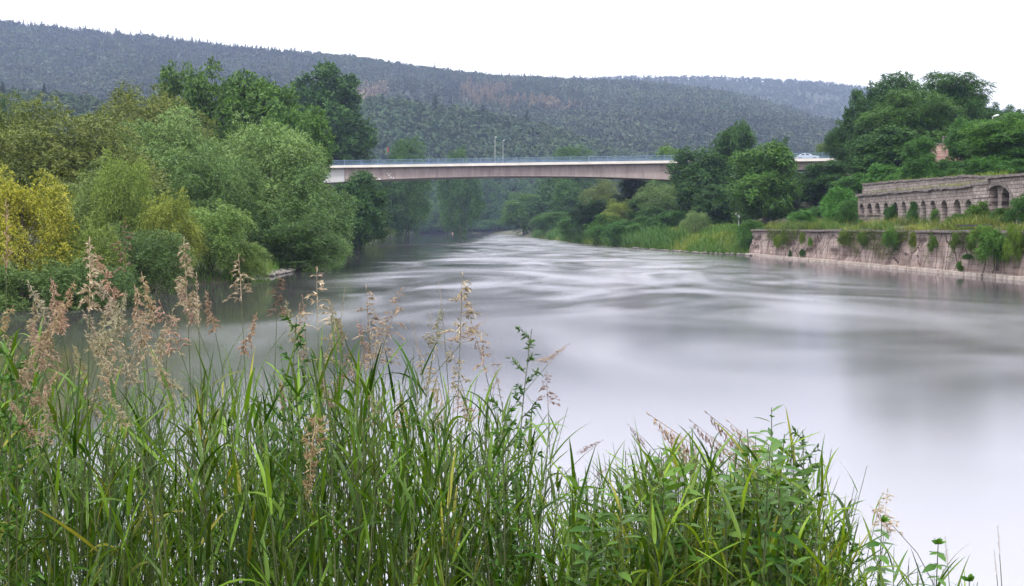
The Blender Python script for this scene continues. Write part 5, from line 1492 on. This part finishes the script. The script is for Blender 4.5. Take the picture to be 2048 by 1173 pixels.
# withered head hanging upside down
tip = P(632, 965, 2.5); t = empty('grass_stalk', tuple(Vector(tip) + Vector((0, 0, 0)))); tag(t, 'pale withered seed head hanging straight down in the front grass', 'grass stalk', GS)
h = add('seed_head', PAN['plume'][1], t, (0, 0, .17)); h.rotation_euler = (math.pi, .1, 0); h.scale = (.16, .16, .22); h.color = (.85, .78, .65, 1)
mb = MB(); mb.tube([(0, 0, .17), (0, 0, .3), (.01, .02, .34), (.03, .04, .1), (.05, .05, -.6)], [.001, .0015, .0018, .002, .002], 5, False); mb.build('stem', M['culm'], t)

# ---- herbs ----------------------------------------------------------
def herb(name, label, cat, px, py, y, kind, seed, tint=GREEN, lean=0.0):
    r = np.random.default_rng(seed); x1, _, zt = P(px, py, y); x = x1 - lean; zg = gz(x, y); h = zt - zg
    t = empty(name, (x, y, zg)); tag(t, label, cat, 'leafy herbs among the grass')
    def stem(f): return np.array([lean * f * f + .012 * math.sin(f * 5 + seed), .03 * f * math.sin(seed), h * f])
    mb = MB(); mb.tube([stem(f) for f in np.linspace(-.05, 1, 9)], [.0045 * (1 - .75 * i / 8) for i in range(9)], 6, False)
    ps, ax, no, L, W = [], [], [], [], []
    if kind == 'mugwort':
        for i in range(34):
            f = .22 + .78 * i / 34; az = i * 2.4 + r.normal() * .3
            bl_ = (.13 * (1 - f) + .035) * r.uniform(.7, 1.3) * (1.1 if f > .4 else .8)
            o = np.array([math.cos(az), math.sin(az), .9]); o /= np.linalg.norm(o)
            b0 = stem(f); mb.tube([b0, b0 + o * bl_ * .6, b0 + o * bl_ + np.array([0, 0, .01])], [.0018, .0012, .0007], 4, False)
            for q in range(22):
                g_ = r.uniform(.1, 1.05); d = o + r.normal(size=3) * .75; d /= np.linalg.norm(d)
                ps.append(b0 + o * bl_ * g_); ax.append(d); no.append(r.normal(size=3)); L.append(r.uniform(.013, .037) * (1.25 - f * .5)); W.append(r.uniform(.004, .0085))
    elif kind == 'willow':
        for i in range(72):
            f = .2 + .8 * i / 72; az = i * 2.4 + r.normal() * .4
            d = np.array([math.cos(az), math.sin(az), r.uniform(.1, .9)]); d /= np.linalg.norm(d)
            ps.append(stem(f)); ax.append(d); no.append(np.array([0, 0, 1]) + r.normal(size=3) * .35); L.append(r.uniform(.06, .115) * (1.1 - .3 * f)); W.append(L[-1] * .24)
    elif kind == 'nettle':
        nn = 22
        for i in range(nn):
            f = .2 + .8 * i / nn
            for q in range(4):
                az = (i % 2) * math.pi / 2 + q * math.pi / 2 + r.normal() * .15
                d = np.array([math.cos(az), math.sin(az), .15 - .3 * r.uniform()]); d /= np.linalg.norm(d)
                ln = (.10 - .055 * f) * r.uniform(.85, 1.15) * (1 if q % 2 == 0 else .6)
                ps.append(stem(f)); ax.append(d); no.append(np.array([0, 0, 1]) + r.normal(size=3) * .2); L.append(ln); W.append(ln * .5)
        for q in range(10):
            d = np.array([r.normal() * .6, r.normal() * .6, 1]); d /= np.linalg.norm(d); ps.append(stem(.99)); ax.append(d); no.append(r.normal(size=3)); L.append(.03); W.append(.013)
    mb.build('stem', M['culm'], t, smooth=True)
    ps, ax, no, L, W = np.array(ps), unit(np.array(ax)), unit(np.array(no)), np.array(L), np.array(W)
    # each leaf: six points with a drooping tip
    sd = unit(np.cross(ax, no)); up = np.cross(sd, ax)
    def at(f, w, dr): return ps + ax * (L * f)[:, None] + sd * (W * w)[:, None] - np.array([0, 0, 1]) * (L * dr)[:, None]
    v = np.stack([at(0, 0, 0), at(.3, .5, .03), at(.65, .38, .12), at(1, 0, .28), at(.65, -.38, .12), at(.3, -.5, .03), at(.33, 0, .06), at(.66, 0, .15)], 1).reshape(-1, 3)
    fb = np.array([[0, 1, 6, 6], [1, 2, 7, 6], [2, 3, 7, 7], [0, 6, 5, 5], [6, 7, 4, 5], [7, 3, 4, 4]])
    vv = v.tolist(); ff = []
    for k_ in range(len(ps)):
        for q in fb: ff.append([int(i) + k_ * 8 for i in dict.fromkeys(q.tolist())])
    me = bpy.data.meshes.new('leaves'); me.from_pydata(vv, [], ff); me.polygons.foreach_set("use_smooth", [True] * len(ff)); me.update(); me.materials.append(M['herb'])
    c = add('leaves', me, t); c.color = (*tint, 1)
for a in [
    ('mugwort', 'tall dark mugwort standing alone before the pale middle water', 'herb', 1066, 660, 3.0, 'mugwort', 1, (.75, .85, .9), .07),
    ('mugwort', 'mugwort with a dark leafy top left of the middle grass', 'herb', 583, 636, 2.7, 'mugwort', 2, (.7, .95, .9), .02),
    ('mugwort', 'mugwort leaning right behind the leafy shoots of the right clump', 'herb', 1598, 862, 2.9, 'mugwort', 3, (.7, .8, .85), -.02),
    ('mugwort', 'short mugwort at the right foot of the right clump', 'herb', 1690, 1055, 2.8, 'mugwort', 4, (.75, .9, .85), .03),
    ('mugwort', 'mugwort half hidden left of the lone tall one', 'herb', 1010, 800, 2.7, 'mugwort', 5, (.8, 1.0, .85), .02),
    ('leafy_shoot', 'tallest leafy shoot of the right clump with reddish tip', 'herb', 1540, 812, 2.9, 'willow', 11, (1.0, 1.1, .95), .02),
    ('leafy_shoot', 'broad leafy shoot leaning left in the right clump', 'herb', 1500, 856, 2.8, 'willow', 12, (1.05, 1.1, .9), -.03),
    ('leafy_shoot', 'darker leafy shoot leaning right in the right clump', 'herb', 1578, 870, 2.7, 'willow', 13, (.85, 1.0, .95), .04),
    ('leafy_shoot', 'lower leafy shoot in front of the right clump', 'herb', 1545, 900, 2.5, 'willow', 14, (.9, 1.05, .85), .01),
    ('leafy_shoot', 'leafy shoot at the left end of the right clump', 'herb', 1245, 905, 3.0, 'willow', 15, (1.0, 1.1, .8), -.03),
    ('leafy_shoot', 'small leafy shoot below the slanting purplish seed heads', 'herb', 1150, 955, 2.9, 'willow', 16, (1.0, 1.05, .8), .03),
    ('leafy_shoot', 'leafy shoot between right clump and small purplish heads', 'herb', 1320, 900, 2.9, 'willow', 17, (1.0, 1.1, .8), .02),
    ('nettle', 'taller nettle standing clear right of the right clump', 'herb', 1764, 1042, 2.8, 'nettle', 21, (1.0, 1.2, .85), 0),
    ('nettle', 'shorter nettle nearest the lower right corner', 'herb', 1868, 1082, 2.7, 'nettle', 22, (1.0, 1.2, .85), .02),
    ('nettle', 'low nettle cut by the bottom edge near the right corner', 'herb', 1935, 1150, 2.6, 'nettle', 24, (1.0, 1.2, .85), .02),
    ('mugwort', 'mugwort sprig at the left edge behind the tan seed heads', 'herb', 28, 700, 2.5, 'mugwort', 7, (.8, 1.0, .7), .02),
]:
    herb(*a)
rq = random.Random(19)
for k in range(16):
    px = rq.uniform(1440, 1660); herb('leafy_shoot', 'one of the crowded lance leaved shoots inside the right clump', 'herb', px, 850 + abs(px - 1545) * .8 + rq.uniform(0, 110), rq.uniform(2.5, 3.1), 'willow', 100 + k, (rq.uniform(.8, 1.1), rq.uniform(.95, 1.15), .85), rq.uniform(-.05, .05))
for k in range(7):
    herb('leafy_shoot', 'one of the low leafy shoots between the mugwort and the right clump', 'herb', rq.uniform(1130, 1420), rq.uniform(930, 1030), rq.uniform(2.5, 3.1), 'willow', 140 + k, (1, 1.1, .8), rq.uniform(-.04, .04))

# ------------------------------------------------------------------ haze in the valley
m, n, out = new_mat('valley_haze')
pv = N(n, "ShaderNodeVolumePrincipled")
pv.inputs["Color"].default_value = (0.50, 0.61, 0.97, 1)
pv.inputs["Density"].default_value = 0.00022
pv.inputs["Anisotropy"].default_value = 0.2
n.links.new(pv.outputs[0], out.inputs["Volume"])
mb = MB(); mb.box((0, 1250, 199), (8600, 4300, 410))
tag(mb.build('haze', m), 'thin bluish summer haze filling the valley', 'haze', kind='stuff')
